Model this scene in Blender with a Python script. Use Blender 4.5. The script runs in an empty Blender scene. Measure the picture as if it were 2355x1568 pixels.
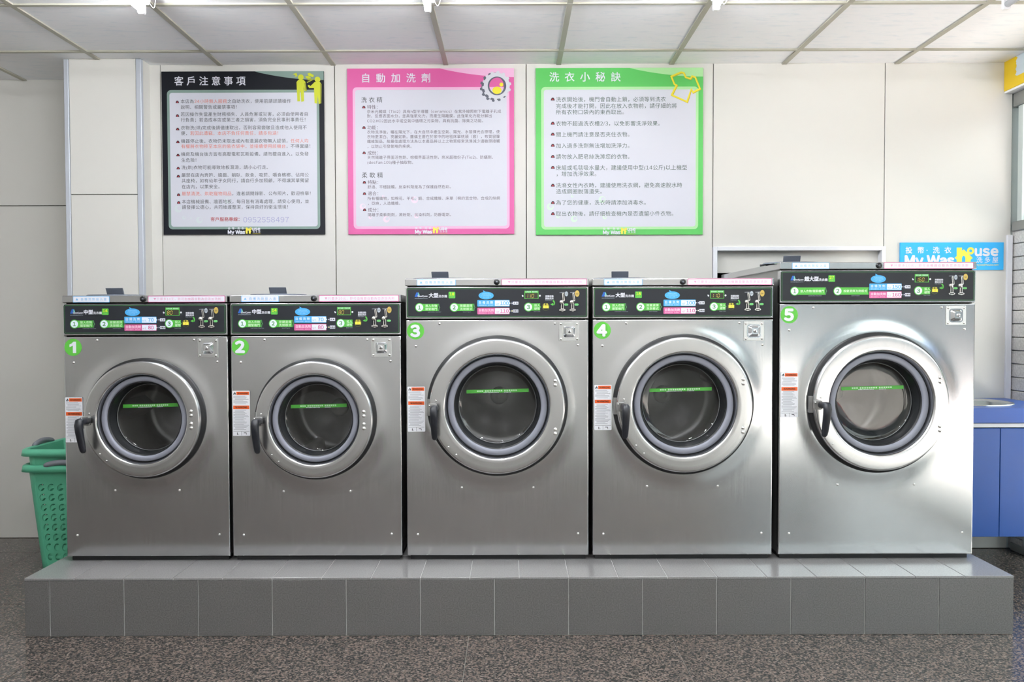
import bpy, bmesh, math, random
from mathutils import Matrix, Vector
random.seed(7)
PI = math.pi
SC = bpy.context.scene
COL = SC.collection

# ------------------------------------------------------------------ camera, sky, exposure
F_PX, PITCH, ROLL, CAM_Z = 1848.3, 0.0264, -0.0027, 1.262
cp_, sp_, cr_, sr_ = math.cos(PITCH), math.sin(PITCH), math.cos(ROLL), math.sin(ROLL)
fwd = Vector((0, cp_, -sp_)); rgt = Vector((1, 0, 0)); up = Vector((0, sp_, cp_))
rgt2 = rgt*cr_ + up*sr_; up2 = up*cr_ - rgt*sr_
cam = bpy.data.cameras.new('camera'); cam.sensor_width = 36; cam.lens = F_PX/2355*36
cam.clip_start = 0.02
cam_o = bpy.data.objects.new('camera', cam); COL.objects.link(cam_o)
m3 = Matrix((rgt2, up2, -fwd)).transposed()
cam_o.matrix_world = Matrix.Translation((0, 0, CAM_Z)) @ m3.to_4x4()
SC.camera = cam_o

SC.view_settings.view_transform = 'Standard'
SC.view_settings.look = 'None'
SC.view_settings.gamma = 1
SC.view_settings.use_curve_mapping = False
SC.view_settings.exposure = 0.78

SKY_STRENGTH = 2.4
TUBE_STRENGTH = 90.0
SC.cycles.use_light_tree = False
SC.cycles.max_bounces = 7; SC.cycles.diffuse_bounces = 4; SC.cycles.glossy_bounces = 3; SC.cycles.transmission_bounces = 2; SC.cycles.transparent_max_bounces = 8
SC.cycles.caustics_reflective = False; SC.cycles.caustics_refractive = False
world = bpy.data.worlds.new('overcast_sky'); SC.world = world; world.use_nodes = True
wn = world.node_tree
bg = wn.nodes['Background']; bg.inputs[0].default_value = (0.93, 0.99, 1.0, 1); bg.inputs[1].default_value = SKY_STRENGTH

def portal(name, loc, rot, sx, sy):
    l = bpy.data.lights.new(name, 'AREA'); l.shape = 'RECTANGLE'; l.size = sx; l.size_y = sy
    l.cycles.is_portal = True
    o = bpy.data.objects.new(name, l); COL.objects.link(o); o.location = loc; o.rotation_euler = rot
    return o
sun = bpy.data.lights.new('sun', 'SUN'); sun.energy = 16.0; sun.angle = 0.01; sun.color = (1.0, 0.93, 0.88)
sun_o = bpy.data.objects.new('sun', sun); COL.objects.link(sun_o)
sun_o.rotation_euler = Vector((0.12, -0.35, -0.93)).to_track_quat('-Z', 'Y').to_euler()
# daylight enters through the shop front (sampling portals, they give no light of their own)
portal('daylight_portal', (2.80, 1.80, 1.25), (0, PI/2, 0), 2.5, 4.9)
portal('daylight_portal', (2.35, -0.62, 1.25), (PI/2, 0, 0), 0.75, 2.5)

# ------------------------------------------------------------------ materials
def lin(c):
    out = []
    for v in c:
        v = v/255.0
        out.append(v/12.92 if v <= 0.04045 else ((v+0.055)/1.055)**2.4)
    return (*out, 1)

MATS = {}
def mat(name, rgb=(200, 200, 200), rough=0.5, metal=0.0, spec=0.5, emit=None, estr=0.0, coat=0.0):
    if name in MATS: return MATS[name]
    m = bpy.data.materials.new(name); m.use_nodes = True
    b = m.node_tree.nodes['Principled BSDF']
    b.inputs['Base Color'].default_value = lin(rgb)
    b.inputs['Roughness'].default_value = rough
    b.inputs['Metallic'].default_value = metal
    b.inputs['Specular IOR Level'].default_value = spec
    b.inputs['Coat Weight'].default_value = coat
    if emit:
        b.inputs['Emission Color'].default_value = lin(emit); b.inputs['Emission Strength'].default_value = estr
    MATS[name] = m
    return m
def nodes_of(m):
    return m.node_tree.nodes, m.node_tree.links, m.node_tree.nodes['Principled BSDF']
def noise(nt, lk, scale, detail=3, vec=None, dist=0.0):
    n = nt.new('ShaderNodeTexNoise'); n.inputs['Scale'].default_value = scale; n.inputs['Detail'].default_value = detail
    n.inputs['Distortion'].default_value = dist
    if vec: lk.new(vec, n.inputs['Vector'])
    return n
def ramp(nt, lk, fac, stops):
    r = nt.new('ShaderNodeValToRGB'); e = r.color_ramp.elements
    while len(e) < len(stops): e.new(0.5)
    for k, (p, c) in enumerate(stops): e[k].position = p; e[k].color = lin(c) if max(c) > 1 else (*c, 1)
    lk.new(fac, r.inputs[0]); return r
def coords(nt, lk, scale=(1, 1, 1), kind='Object'):
    t = nt.new('ShaderNodeTexCoord'); mp = nt.new('ShaderNodeMapping'); mp.inputs['Scale'].default_value = scale
    lk.new(t.outputs[kind], mp.inputs[0]); return mp.outputs[0]
def bump(nt, lk, b, h, strength, dist=0.01):
    n = nt.new('ShaderNodeBump'); n.inputs['Strength'].default_value = strength; n.inputs['Distance'].default_value = dist
    lk.new(h, n.inputs['Height']); lk.new(n.outputs[0], b.inputs['Normal'])

def steel(name, rgb, rough, streak=(260, 260, 5), amp=0.10):
    m = mat(name, rgb, rough, 1.0)
    nt, lk, b = nodes_of(m)
    v = coords(nt, lk, streak)
    n = noise(nt, lk, 1.0, 4, v)
    mr = nt.new('ShaderNodeMapRange'); mr.inputs['To Min'].default_value = rough-amp/2; mr.inputs['To Max'].default_value = rough+amp/2
    lk.new(n.outputs[0], mr.inputs[0]); lk.new(mr.outputs[0], b.inputs['Roughness'])
    big = noise(nt, lk, 2.2, 3, coords(nt, lk, (1, 1, 1)))
    c = tuple(min(255, int(x*0.95)) for x in rgb)
    r = ramp(nt, lk, big.outputs[0], [(0.3, c), (0.7, rgb)])
    lk.new(r.outputs[0], b.inputs['Base Color'])
    bump(nt, lk, b, n.outputs[0], 0.03, 0.001)
    return m
STEEL = steel('brushed_steel', (204, 205, 207), 0.17, amp=0.06)
STEEL_DOOR = steel('door_steel', (208, 208, 209), 0.24)
STEEL_SIDE = mat('cabinet_steel_grey', (150, 150, 148), 0.4, 0.7)
CHROME = mat('chrome', (225, 226, 228), 0.12, 1.0)
RIVET = mat('rivet_steel', (225, 225, 222), 0.25, 1.0)
BLACK = mat('black_rubber', (17, 19, 22), 0.45)
BLACKGLOSS = mat('black_enamel', (14, 16, 20), 0.3)
GASKET = mat('grey_gasket', (138, 141, 153), 0.5)
PLASTIC = mat('black_plastic', (26, 29, 36), 0.42)
FLAP = mat('dispenser_grey', (82, 88, 98), 0.5)
DRUM = mat('drum_steel', (130, 128, 128), 0.33, 1.0)
HUB = mat('hub_steel', (250, 249, 246), 0.6, 0.6)
WHITE_PRINT = mat('print_white', (222, 224, 234), 0.4)
LIGHT_PRINT = mat('print_pale', (222, 232, 246), 0.4)
PANEL_BLACK = mat('print_panel_black', (30, 33, 39), 0.4, spec=0.35)
GREEN = mat('print_green', (78, 172, 62), 0.4)
GREEN_DARK = mat('print_dark_green', (18, 36, 26), 0.4)
GREEN_LINE = mat('print_line_green', (74, 138, 82), 0.4)
LIME = mat('print_lime', (214, 226, 40), 0.4)
BLUE = mat('print_blue', (68, 164, 226), 0.4)
PINK = mat('print_pink', (204, 92, 148), 0.4)
PINK_PALE = mat('print_pink_pale', (216, 150, 184), 0.4)
BLUE_PALE = mat('print_blue_pale', (112, 178, 226), 0.4)
YELLOW = mat('print_yellow', (240, 226, 80), 0.4)
SILVER = mat('print_silver', (176, 186, 196), 0.35)
GOLD = mat('print_gold', (196, 168, 84), 0.35)
ORANGE = mat('print_orange', (226, 92, 30), 0.45)
INK = mat('print_ink', (58, 60, 64), 0.5)
INK_GREY = mat('print_grey_ink', (160, 162, 170), 0.5)
LED = mat('display_digits', (150, 140, 60), 0.4, emit=(190, 170, 60), estr=0.25)
LEDBACK = mat('display_window', (52, 50, 42), 0.15)
LEDDOT = mat('display_pilot', (250, 245, 160), 0.4, emit=(255, 245, 150), estr=1.0)

WALLM = mat('cream_panel', (214, 213, 208), 0.42, spec=0.35)
nt, lk, b = nodes_of(WALLM)
n1 = noise(nt, lk, 160, 2, coords(nt, lk)); bump(nt, lk, b, n1.outputs[0], 0.04, 0.002)
SEAM = mat('panel_joint_dark', (70, 70, 66), 0.8)
TRIM = mat('aluminium_trim', (196, 202, 212), 0.4, 0.25)
TRIMW = mat('white_trim', (228, 230, 236), 0.45)
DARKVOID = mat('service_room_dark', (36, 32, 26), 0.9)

TILEM = mat('ceiling_tile', (222, 224, 226), 0.8, spec=0.2)
nt, lk, b = nodes_of(TILEM)
oi = nt.new('ShaderNodeObjectInfo')
va = nt.new('ShaderNodeVectorMath'); va.operation = 'ADD'
lk.new(coords(nt, lk, (7, 26, 7)), va.inputs[0]); lk.new(oi.outputs['Location'], va.inputs[1])
nn = noise(nt, lk, 1.6, 6, va.outputs[0], 0.6)
r = ramp(nt, lk, nn.outputs[0], [(0.30, (238, 242, 247)), (0.46, (248, 249, 252)), (0.75, (250, 250, 253))])
lk.new(r.outputs[0], b.inputs['Base Color'])
BAR = mat('ceiling_grid_bar', (176, 174, 160), 0.5)

GRANITE = mat('granite', (110, 104, 100), 0.16)
nt, lk, b = nodes_of(GRANITE)
gt = nt.new('ShaderNodeNewGeometry')
vo = nt.new('ShaderNodeTexVoronoi'); vo.inputs['Scale'].default_value = 150; lk.new(gt.outputs['Position'], vo.inputs['Vector'])
g1 = noise(nt, lk, 120, 5, gt.outputs['Position'])
bw = nt.new('ShaderNodeSeparateColor'); lk.new(vo.outputs['Color'], bw.inputs[0])
mx = nt.new('ShaderNodeMix'); mx.data_type = 'FLOAT'; mx.inputs[0].default_value = 0.6
lk.new(bw.outputs[0], mx.inputs[2]); lk.new(g1.outputs[0], mx.inputs[3])
r = ramp(nt, lk, mx.outputs[0], [(0.20, (23, 25, 27)), (0.38, (52, 52, 51)), (0.52, (82, 77, 73)), (0.64, (110, 95, 88)), (0.80, (132, 126, 120))])
lk.new(r.outputs[0], b.inputs['Base Color'])
GRANJOINT = mat('granite_joint', (128, 124, 118), 0.7)

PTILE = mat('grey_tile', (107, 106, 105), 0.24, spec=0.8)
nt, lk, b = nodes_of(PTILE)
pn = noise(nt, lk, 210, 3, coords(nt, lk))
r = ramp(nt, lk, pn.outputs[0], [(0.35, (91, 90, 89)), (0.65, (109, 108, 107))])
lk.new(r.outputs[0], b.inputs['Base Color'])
PTILETOP = mat('grey_top_tile', (134, 133, 133), 0.22, spec=0.8)
nt, lk, b = nodes_of(PTILETOP)
pn = noise(nt, lk, 210, 3, coords(nt, lk))
r = ramp(nt, lk, pn.outputs[0], [(0.35, (128, 127, 127)), (0.65, (142, 141, 141))])
lk.new(r.outputs[0], b.inputs['Base Color'])
GROUT = mat('pale_grout', (214, 214, 212), 0.8)

BLUECAB = mat('blue_laminate', (40, 86, 164), 0.35)
BLUETOP = mat('blue_worktop', (46, 92, 178), 0.3)
SINK = mat('sink_steel', (200, 202, 204), 0.2, 1.0)
BASKET = mat('mint_plastic', (100, 192, 156), 0.4)
BASKET2 = mat('mint_plastic_lower', (94, 186, 150), 0.4)
GRIP = mat('grey_grip', (128, 132, 140), 0.5)
YELLOWBOX = mat('yellow_paint', (232, 196, 30), 0.5)
nt, lk, b = nodes_of(YELLOWBOX)
pos = coords(nt, lk, (1, 1, 1))
sx = nt.new('ShaderNodeSeparateXYZ'); lk.new(pos, sx.inputs[0])
pnz = noise(nt, lk, 18, 4, coords(nt, lk, (1, 1, 4)))
ad = nt.new('ShaderNodeMath'); ad.operation = 'MULTIPLY_ADD'; ad.inputs[1].default_value = 0.06; lk.new(pnz.outputs[0], ad.inputs[0]); lk.new(sx.outputs['Y'], ad.inputs[2])
lt = nt.new('ShaderNodeMath'); lt.operation = 'LESS_THAN'; lt.inputs[1].default_value = -0.075; lk.new(ad.outputs[0], lt.inputs[0])
zz = nt.new('ShaderNodeMath'); zz.operation = 'GREATER_THAN'; zz.inputs[1].default_value = 0.052; lk.new(sx.outputs['Z'], zz.inputs[0])
mu = nt.new('ShaderNodeMath'); mu.operation = 'MULTIPLY'; lk.new(lt.outputs[0], mu.inputs[0]); lk.new(zz.outputs[0], mu.inputs[1])
mxc = nt.new('ShaderNodeMix'); mxc.data_type = 'RGBA'; lk.new(mu.outputs[0], mxc.inputs[0])
mxc.inputs[6].default_value = lin((232, 196, 30)); mxc.inputs[7].default_value = lin((206, 220, 232))
lk.new(mxc.outputs[2], b.inputs['Base Color'])
ALU = mat('aluminium_frame', (150, 152, 150), 0.4, 0.5)
ALULIGHT = mat('pale_frame', (204, 214, 212), 0.4, 0.2)
STONE = mat('grey_stone_brick', (206, 204, 200), 0.8)
nt, lk, b = nodes_of(STONE)
sn = noise(nt, lk, 120, 4, coords(nt, lk)); r = ramp(nt, lk, sn.outputs[0], [(0.3, (190, 188, 186)), (0.7, (222, 220, 216))]); lk.new(r.outputs[0], b.inputs['Base Color'])
bump(nt, lk, b, sn.outputs[0], 0.4, 0.004)
LAMPWHITE = mat('lamp_white', (235, 236, 238), 0.4)
TUBEON = mat('lit_tube', (255, 255, 255), 0.4, emit=(250, 252, 255), estr=TUBE_STRENGTH)
TUBEOFF = mat('unlit_tube', (214, 218, 224), 0.2)
PAVE = mat('street_paving', (196, 188, 184), 0.8)
nt, lk, b = nodes_of(PAVE)
sn = noise(nt, lk, 0.8, 4, coords(nt, lk)); r = ramp(nt, lk, sn.outputs[0], [(0.35, (184, 176, 172)), (0.65, (206, 198, 194))]); lk.new(r.outputs[0], b.inputs['Base Color'])
FACADE = mat('facade_grey', (74, 82, 88), 0.8)

def glassmat(name, tint, ior=1.5, boost=1.0):
    m = bpy.data.materials.new(name); m.use_nodes = True
    nt, lk = m.node_tree.nodes, m.node_tree.links
    nt.remove(nt['Principled BSDF'])
    tr = nt.new('ShaderNodeBsdfTransparent'); tr.inputs[0].default_value = (*tint, 1)
    gl = nt.new('ShaderNodeBsdfGlossy'); gl.inputs['Roughness'].default_value = 0.02
    # Schlick reflectance of a thin sheet, the same from either side
    ge = nt.new('ShaderNodeNewGeometry'); dt = nt.new('ShaderNodeVectorMath'); dt.operation = 'DOT_PRODUCT'
    lk.new(ge.outputs['Normal'], dt.inputs[0]); lk.new(ge.outputs['Incoming'], dt.inputs[1])
    def mth(op, x, y=None, clamp=False):
        n = nt.new('ShaderNodeMath'); n.operation = op; n.use_clamp = clamp
        for i_, q_ in enumerate((x, y)):
            if q_ is None: continue
            if isinstance(q_, (int, float)): n.inputs[i_].default_value = q_
            else: lk.new(q_, n.inputs[i_])
        return n.outputs[0]
    f0 = ((ior-1)/(ior+1))**2*boost
    p5 = mth('POWER', mth('SUBTRACT', 1.0, mth('ABSOLUTE', dt.outputs['Value']), True), 5.0)
    fac = mth('ADD', mth('MULTIPLY', p5, 1-f0), f0, True)
    mx = nt.new('ShaderNodeMixShader')
    lk.new(fac, mx.inputs[0]); lk.new(tr.outputs[0], mx.inputs[1]); lk.new(gl.outputs[0], mx.inputs[2])
    lk.new(mx.outputs[0], nt['Material Output'].inputs[0])
    return m
DOORGLASS = glassmat('door_glass', (0.74, 0.76, 0.77), 1.5, 1.6)
PANE = glassmat('window_glass', (0.94, 0.97, 0.96), 1.45, 1.0)

# ------------------------------------------------------------------ mesh helpers
class MB:
    def __init__(s): s.v = []; s.f = []; s.mi = []; s.mats = []; s.sm = []
    def m(s, material):
        if material not in s.mats: s.mats.append(material)
        return s.mats.index(material)
    def add(s, vs, fs, material, smooth=False):
        o = len(s.v); k = s.m(material); s.v.extend(vs)
        for f in fs: s.f.append([i+o for i in f]); s.mi.append(k); s.sm.append(smooth)
    def box(s, x0, x1, y0, y1, z0, z1, material):
        vs = [(x, y, z) for z in (z0, z1) for y in (y0, y1) for x in (x0, x1)]
        s.add(vs, [(0, 2, 3, 1), (4, 5, 7, 6), (0, 1, 5, 4), (2, 6, 7, 3), (0, 4, 6, 2), (1, 3, 7, 5)], material)
    def flat(s, pts, y, material):            # outline in x,z facing -y
        s.add([(x, y, z) for x, z in pts], [list(range(len(pts)))], material)
    def slab(s, pts, y0, y1, material):       # prism, front y0, back y1, outline counter-clockwise seen from -y
        n = len(pts)
        vs = [(x, y0, z) for x, z in pts]+[(x, y1, z) for x, z in pts]
        fs = [list(range(n)), list(range(2*n-1, n-1, -1))]+[(i, i+n, (i+1) % n+n, (i+1) % n) for i in range(n)]
        s.add(vs, fs, material)
    def ring2d(s, outer, inner, y, material):
        n = len(outer)
        s.add([(x, y, z) for x, z in outer]+[(x, y, z) for x, z in inner], [(i, (i+1) % n, (i+1) % n+n, i+n) for i in range(n)], material)
    def lathe(s, prof, material, n=64, cx=0, cz=0, smooth=True, cap=False):   # profile (r, y) around the y axis
        vs = []
        for r, y in prof:
            for k in range(n):
                a = 2*PI*k/n; vs.append((cx+r*math.cos(a), y, cz+r*math.sin(a)))
        fs = []
        for j in range(len(prof)-1):
            for k in range(n):
                a, b2 = j*n+k, j*n+(k+1) % n
                fs.append((a, a+n, b2+n, b2))
        if cap: fs.append([(len(prof)-1)*n+k for k in range(n)])
        s.add(vs, fs, material, smooth)
    def tube(s, path, r, material, n=10, smooth=True, caps=True):
        rs = r if isinstance(r, (list, tuple)) else [r]*len(path)
        P = [Vector(p) for p in path]; vs = []
        up0 = Vector((0, 0, 1))
        for i, p in enumerate(P):
            t = (P[min(i+1, len(P)-1)]-P[max(i-1, 0)]).normalized()
            ref = up0 if abs(t.dot(up0)) < 0.9 else Vector((1, 0, 0))
            a = t.cross(ref).normalized(); b2 = t.cross(a).normalized()
            for k in range(n):
                w = 2*PI*k/n; vs.append(tuple(p+(a*math.cos(w)+b2*math.sin(w))*rs[i]))
        fs = [(j*n+k, j*n+(k+1) % n, (j+1)*n+(k+1) % n, (j+1)*n+k) for j in range(len(P)-1) for k in range(n)]
        if caps: fs += [list(range(n-1, -1, -1)), [(len(P)-1)*n+k for k in range(n)]]
        s.add(vs, fs, material, smooth)
    def dome(s, x, y, z, r, material, n=10):   # rivet head bulging to -y
        s.lathe([(r, y), (r*0.92, y-r*0.35), (r*0.6, y-r*0.62), (r*0.02, y-r*0.72)], material, n, x, z, True)
    def build(s, name, parent=None, loc=None):
        me = bpy.data.meshes.new(name); me.from_pydata(s.v, [], s.f)
        for m in s.mats: me.materials.append(m)
        me.polygons.foreach_set('material_index', s.mi); me.polygons.foreach_set('use_smooth', s.sm)
        me.update()
        return link(name, me, parent, loc)
def link(name, me, parent=None, loc=None):
    o = bpy.data.objects.new(name, me); COL.objects.link(o)
    if parent: o.parent = parent
    if loc: o.location = loc
    return o
def empty(name, loc=(0, 0, 0), rz=0):
    o = bpy.data.objects.new(name, None); COL.objects.link(o); o.location = loc; o.rotation_euler[2] = rz
    o.empty_display_size = 0.05
    return o
def tag(o, label=None, cat=None, group=None, kind=None):
    if label: o['label'] = label
    if cat: o['category'] = cat
    if group: o['group'] = group
    if kind: o['kind'] = kind
    return o
def bevel(o, w=0.003, seg=2):
    m = o.modifiers.new('bevel', 'BEVEL'); m.width = w; m.segments = seg; m.limit_method = 'ANGLE'
    return o
def rr(x0, z0, x1, z1, r, n=5):
    pts = []
    for cx, cz, a0 in ((x1-r, z0+r, -PI/2), (x1-r, z1-r, 0), (x0+r, z1-r, PI/2), (x0+r, z0+r, PI)):
        for k in range(n+1):
            a = a0+PI/2*k/n; pts.append((cx+r*math.cos(a), cz+r*math.sin(a)))
    return pts
def circ(cx, cz, r, n=32, rz=None):
    return [(cx+r*math.cos(2*PI*k/n), cz+(rz or r)*math.sin(2*PI*k/n)) for k in range(n)]

# ------------------------------------------------------------------ lettering
_fc = bpy.data.curves.new('glyph', 'FONT'); _fc.size = 1; _fc.resolution_u = 3
_fo = bpy.data.objects.new('glyph', _fc)
GLY = {}
def glyph(ch, off):
    k = ch
    if k not in GLY:
        wide = ch.isascii() and ch.isalnum()          # sans letters come from the full-width forms of the same font
        _fc.body = chr(ord(ch)+0xFEE0) if wide else ch
        me = _fo.to_mesh()
        vs = [(v.co.x, v.co.y) for v in me.vertices]; fs = [list(p.vertices) for p in me.polygons]
        _fo.to_mesh_clear()
        if wide and vs:
            x_min = min(v[0] for v in vs)-0.05
            vs = [(v[0]-x_min, v[1]) for v in vs]
        adv = 1.0 if ord(ch) > 0x2000 else (max((v[0] for v in vs), default=0.25)+0.07)
        GLY[k] = (vs, fs, adv)
    return GLY[k]
def twidth(s, size, off=0.0, pitch=None): return sum(pitch or glyph(c, off)[2]*size for c in s)
def text(mb, s, x, zc, size, y, material, off=0.0, pitch=None, width=None, align='l', sx=1.0, tilt=0.0):
    """one line, x = left edge (or centre), zc = middle height"""
    w = sum((pitch or glyph(c, off)[2]*size*sx) for c in s)
    ratio = 1.0
    if width and w: ratio = width/w; w = width
    if align == 'c': x = x-w/2
    z0 = zc-0.37*size; x_start = x
    for c in s:
        vs, fs, adv = glyph(c, off)
        a = (pitch or adv*size*sx)*ratio
        if fs:
            shifts = [(0, 0)] if off <= 0 else ([(-off, 0), (off, 0)] if off < 0.012 else ([(-off, -off*0.7), (off, -off*0.7), (off, off*0.7), (-off, off*0.7)] if off < 0.035 else [(0, 0)]+[(f_*off*math.cos(PI*j_/4), f_*off*math.sin(PI*j_/4)) for f_ in (1.0, 0.5) for j_ in range(8)]))
            for n_s, (ox, oz) in enumerate(shifts):
                mb.add([(x+(gx+ox)*size*sx, y-0.00006*n_s, z0+(gy+oz)*size) for gx, gy in vs], fs, material)
        x += a
    return x

# ------------------------------------------------------------------ the room
CZ, YW, YL, YB = 2.638, 4.385, 4.648, -0.55
XL, XR, XE = -4.25, 2.715, 2.72

# floor of granite slabs
fl = MB(); fl.box(XL-0.3, XR+0.1, YB-0.1, YL+0.4, -0.08, -0.003, GRANJOINT)
floor = tag(fl.build('floor'), 'polished speckled granite slab floor in front of the platform', kind='structure')
S = 0.806
sm = MB(); sm.box(-S/2+0.0015, S/2-0.0015, -S/2+0.0015, S/2-0.0015, -0.02, 0.0, GRANITE)
smesh = None
for i in range(-5, 4):
    for j in range(-5, 3):
        x = -0.176+S/2+i*S; y = 3.55-S/2+(j+1)*S
        if x-S/2 > XR-0.02 or x+S/2 < XL or y+S/2 < YB: continue
        if smesh is None: o = sm.build('granite_slab', floor, (x, y, 0)); smesh = o.data
        else: link('granite_slab', smesh, floor, (x, y, 0))

# ceiling of lay-in tiles on a bar grid
ce = MB(); ce.box(XL-0.2, XR+0.4, YB-0.1, YL+0.3, CZ+0.03, CZ+0.08, SEAM)
ceiling = tag(ce.build('ceiling'), 'suspended ceiling of white mineral tiles in a beige bar grid', kind='structure')
T = 0.6096; CX0, CD0 = -2.182, 3.549
tm = None
xs = [CX0+T*i for i in range(-4, 9)]; ys = [CD0+T*j for j in range(-7, 3)]
for x in xs[:-1]:
    for y in ys[:-1]:
        if tm is None:
            q = MB(); q.box(0.008, T-0.008, 0.008, T-0.008, CZ+0.007, CZ+0.022, TILEM); o = q.build('ceiling_tile', ceiling, (x, y, 0)); tm = o.data
        else: link('ceiling_tile', tm, ceiling, (x, y, 0))
for x in xs:
    if x > XR+0.1: continue
    q = MB(); q.box(-0.0125, 0.0125, ys[0], ys[-1], CZ, CZ+0.012, BAR); q.box(-0.002, 0.002, ys[0], ys[-1], CZ+0.012, CZ+0.03, BAR); q.build('grid_bar', ceiling, (x, 0, 0))
for y in ys:
    q = MB(); q.box(xs[0], xs[-1], -0.0095, 0.0095, CZ-0.0005, CZ+0.011, BAR); q.box(xs[0], xs[-1], -0.002, 0.002, CZ+0.011, CZ+0.03, BAR); q.build('grid_bar', ceiling, (0, y, 0))

# back wall: cream panels with dark joints; opening behind the biggest washer
OX0, OX1, OZ = 1.115, 2.008, 1.636
wb = MB()
wb.box(-1.98, OX0, YW+0.012, YW+0.05, 0, CZ+0.02, SEAM)
wb.box(OX1, XE, YW+0.012, YW+0.05, 0, CZ+0.02, SEAM)
wb.box(OX0, OX1, YW+0.012, YW+0.05, OZ, CZ+0.02, SEAM)
wall_back = tag(wb.build('wall_back'), 'cream panelled back wall behind the washers', kind='structure')
def panel(parent, x0, x1, z0, z1, y, g=0.0022):
    q = MB(); q.box(x0+g, x1-g, y, y+0.014, z0+g, z1-g, WALLM)
    return bevel(q.build('wall_panel', parent), 0.0012, 1)
seams = [-1.90, -0.957, 0.080, 1.0935]
panel(wall_back, -1.975, -1.90, 0, CZ+0.01, YW, 0.0008)
for a, c in zip(seams[:-1], seams[1:]): panel(wall_back, a, c, 0, CZ+0.01, YW)
panel(wall_back, 1.0935, 2.024, OZ, CZ+0.01, YW)
panel(wall_back, 2.024, XE-0.004, 0, CZ+0.01, YW)
panel(wall_back, OX0-0.02, OX1+0.02, 1.515, OZ+0.02, YW+0.034, 0)     # inset panel of the opening
for nm, (x0, x1, z0, z1) in (('frame_post', (1.094, 1.116, 0, 1.655)), ('frame_post', (2.007, 2.030, 0, 1.655)), ('frame_head', (1.116, 2.007, 1.633, 1.655))):
    q = MB(); q.box(x0, x1, YW-0.016, YW+0.034, z0, z1, TRIMW); bevel(q.build(nm, wall_back), 0.002, 1)
sv = MB()
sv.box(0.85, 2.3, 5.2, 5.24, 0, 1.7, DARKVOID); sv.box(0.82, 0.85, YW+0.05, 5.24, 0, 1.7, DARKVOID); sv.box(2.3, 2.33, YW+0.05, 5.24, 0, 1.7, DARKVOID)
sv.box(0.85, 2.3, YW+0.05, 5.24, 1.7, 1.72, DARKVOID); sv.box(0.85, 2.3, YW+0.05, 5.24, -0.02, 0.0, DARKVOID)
tag(sv.build('wall_service_room'), 'dark service space behind the opening in the back wall', kind='structure')
q = MB(); q.box(2.690, XE, YW-0.012, YW+0.03, 0.80, 1.715, TRIMW)
tag(bevel(q.build('trim_1'), 0.002, 1), 'white edge trim at the right end of the back wall', kind='structure')

# boxed column on the left
YC = 4.28
cl = MB(); cl.box(-2.35, -1.965, YC+0.012, YL+0.02, 0, CZ+0.02, SEAM)
column = tag(cl.build('wall_column'), 'cream boxed column left of the black poster', kind='structure')
panel(column, -2.338, -1.982, 1.932, CZ+0.01, YC, 0.0018); panel(column, -2.338, -1.982, 0, 1.932, YC, 0.0018)
q = MB(); q.box(-1.962, -1.956, YC+0.02, YW+0.01, 0, CZ+0.01, WALLM); q.build('side_panel', column)
q = MB(); q.box(-2.362, -2.350, YC+0.02, YL, 0, CZ+0.01, WALLM); q.build('side_panel', column)
for x0, x1 in ((-2.363, -2.338), (-1.982, -1.954)):
    q = MB(); q.box(x0, x1, YC-0.004, YC+0.022, 0, CZ+0.005, TRIM); bevel(q.build('corner_trim', column), 0.003, 2)

# set-back wall on the far left, side and rear walls
wl = MB(); wl.box(XL, -2.3, YL+0.012, YL+0.05, 0, CZ+0.02, SEAM)
wall_left_back = tag(wl.build('wall_left_back'), 'set-back cream wall beyond the baskets on the left', kind='structure')
panel(wall_left_back, -3.35, -2.3, 1.926, CZ+0.01, YL); panel(wall_left_back, -3.35, -2.3, 0, 1.926, YL)
panel(wall_left_back, XL, -3.35, 1.926, CZ+0.01, YL); panel(wall_left_back, XL, -3.35, 0, 1.926, YL)
q = MB(); q.box(XL-0.05, XL, YB, YL+0.05, 0, CZ+0.02, WALLM); tag(q.build('wall_left'), 'plain cream side wall of the shop', kind='structure')
q = MB(); q.box(XL, 1.98, YB-0.05, YB, 0, CZ+0.02, WALLM); tag(q.build('wall_rear'), 'plain cream wall opposite the washers', kind='structure')

# glazed shop front on the right
YF = 4.30
q = MB(); q.box(XR+0.045, XR+0.10, YF-0.012, YW+0.06, 0, 1.76, STONE); q.box(XE-0.012, XR+0.10, YW+0.0125, YW+0.06, 0, CZ+0.05, ALULIGHT); q.box(XR+0.05, XR+0.10, YW-0.08, YW+0.06, 1.76, CZ+0.05, ALULIGHT)
wall_right = tag(q.build('wall_right'), 'stone clad pier at the right end of the shop front', kind='structure')
q = MB(); q.box(XR+0.036, XR+0.046, YF-0.01, YW+0.04, 0, 1.74, GROUT); q.build('mortar', wall_right)
bm0 = None; k = 0
zb = 0.0
while zb < 1.735:
    h = 0.0725
    if bm0 is None:
        q = MB(); q.box(XR+0.014, XR+0.038, YF-0.03, YW+0.012, 0.002, 0.0705, STONE); o = bevel(q.build('brick', wall_right, (0, 0, zb)), 0.003, 1); bm0 = o.data
    else: bevel(link('brick', bm0, wall_right, (0, 0, zb)), 0.003, 1)
    zb += h
shop = empty('window_1', (XR+0.03, 1.8, 0)); tag(shop, 'aluminium framed shop front glazing on the right', kind='structure')
def bar(nm, x0, x1, y0, y1, z0, z1, m=ALU):
    q = MB(); q.box(x0-XR-0.03, x1-XR-0.03, y0-1.8, y1-1.8, z0, z1, m); return bevel(q.build(nm, shop), 0.003, 1)
bar('head_rail', XR, XR+0.07, -0.5, YW-0.005, 2.405, 2.475)
bar('transom', XR, XR+0.07, -0.5, YW-0.005, 1.735, 1.785)
bar('sill_track', XR+0.005, XR+0.10, -0.5, YW-0.02, 0.0, 0.04)
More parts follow.
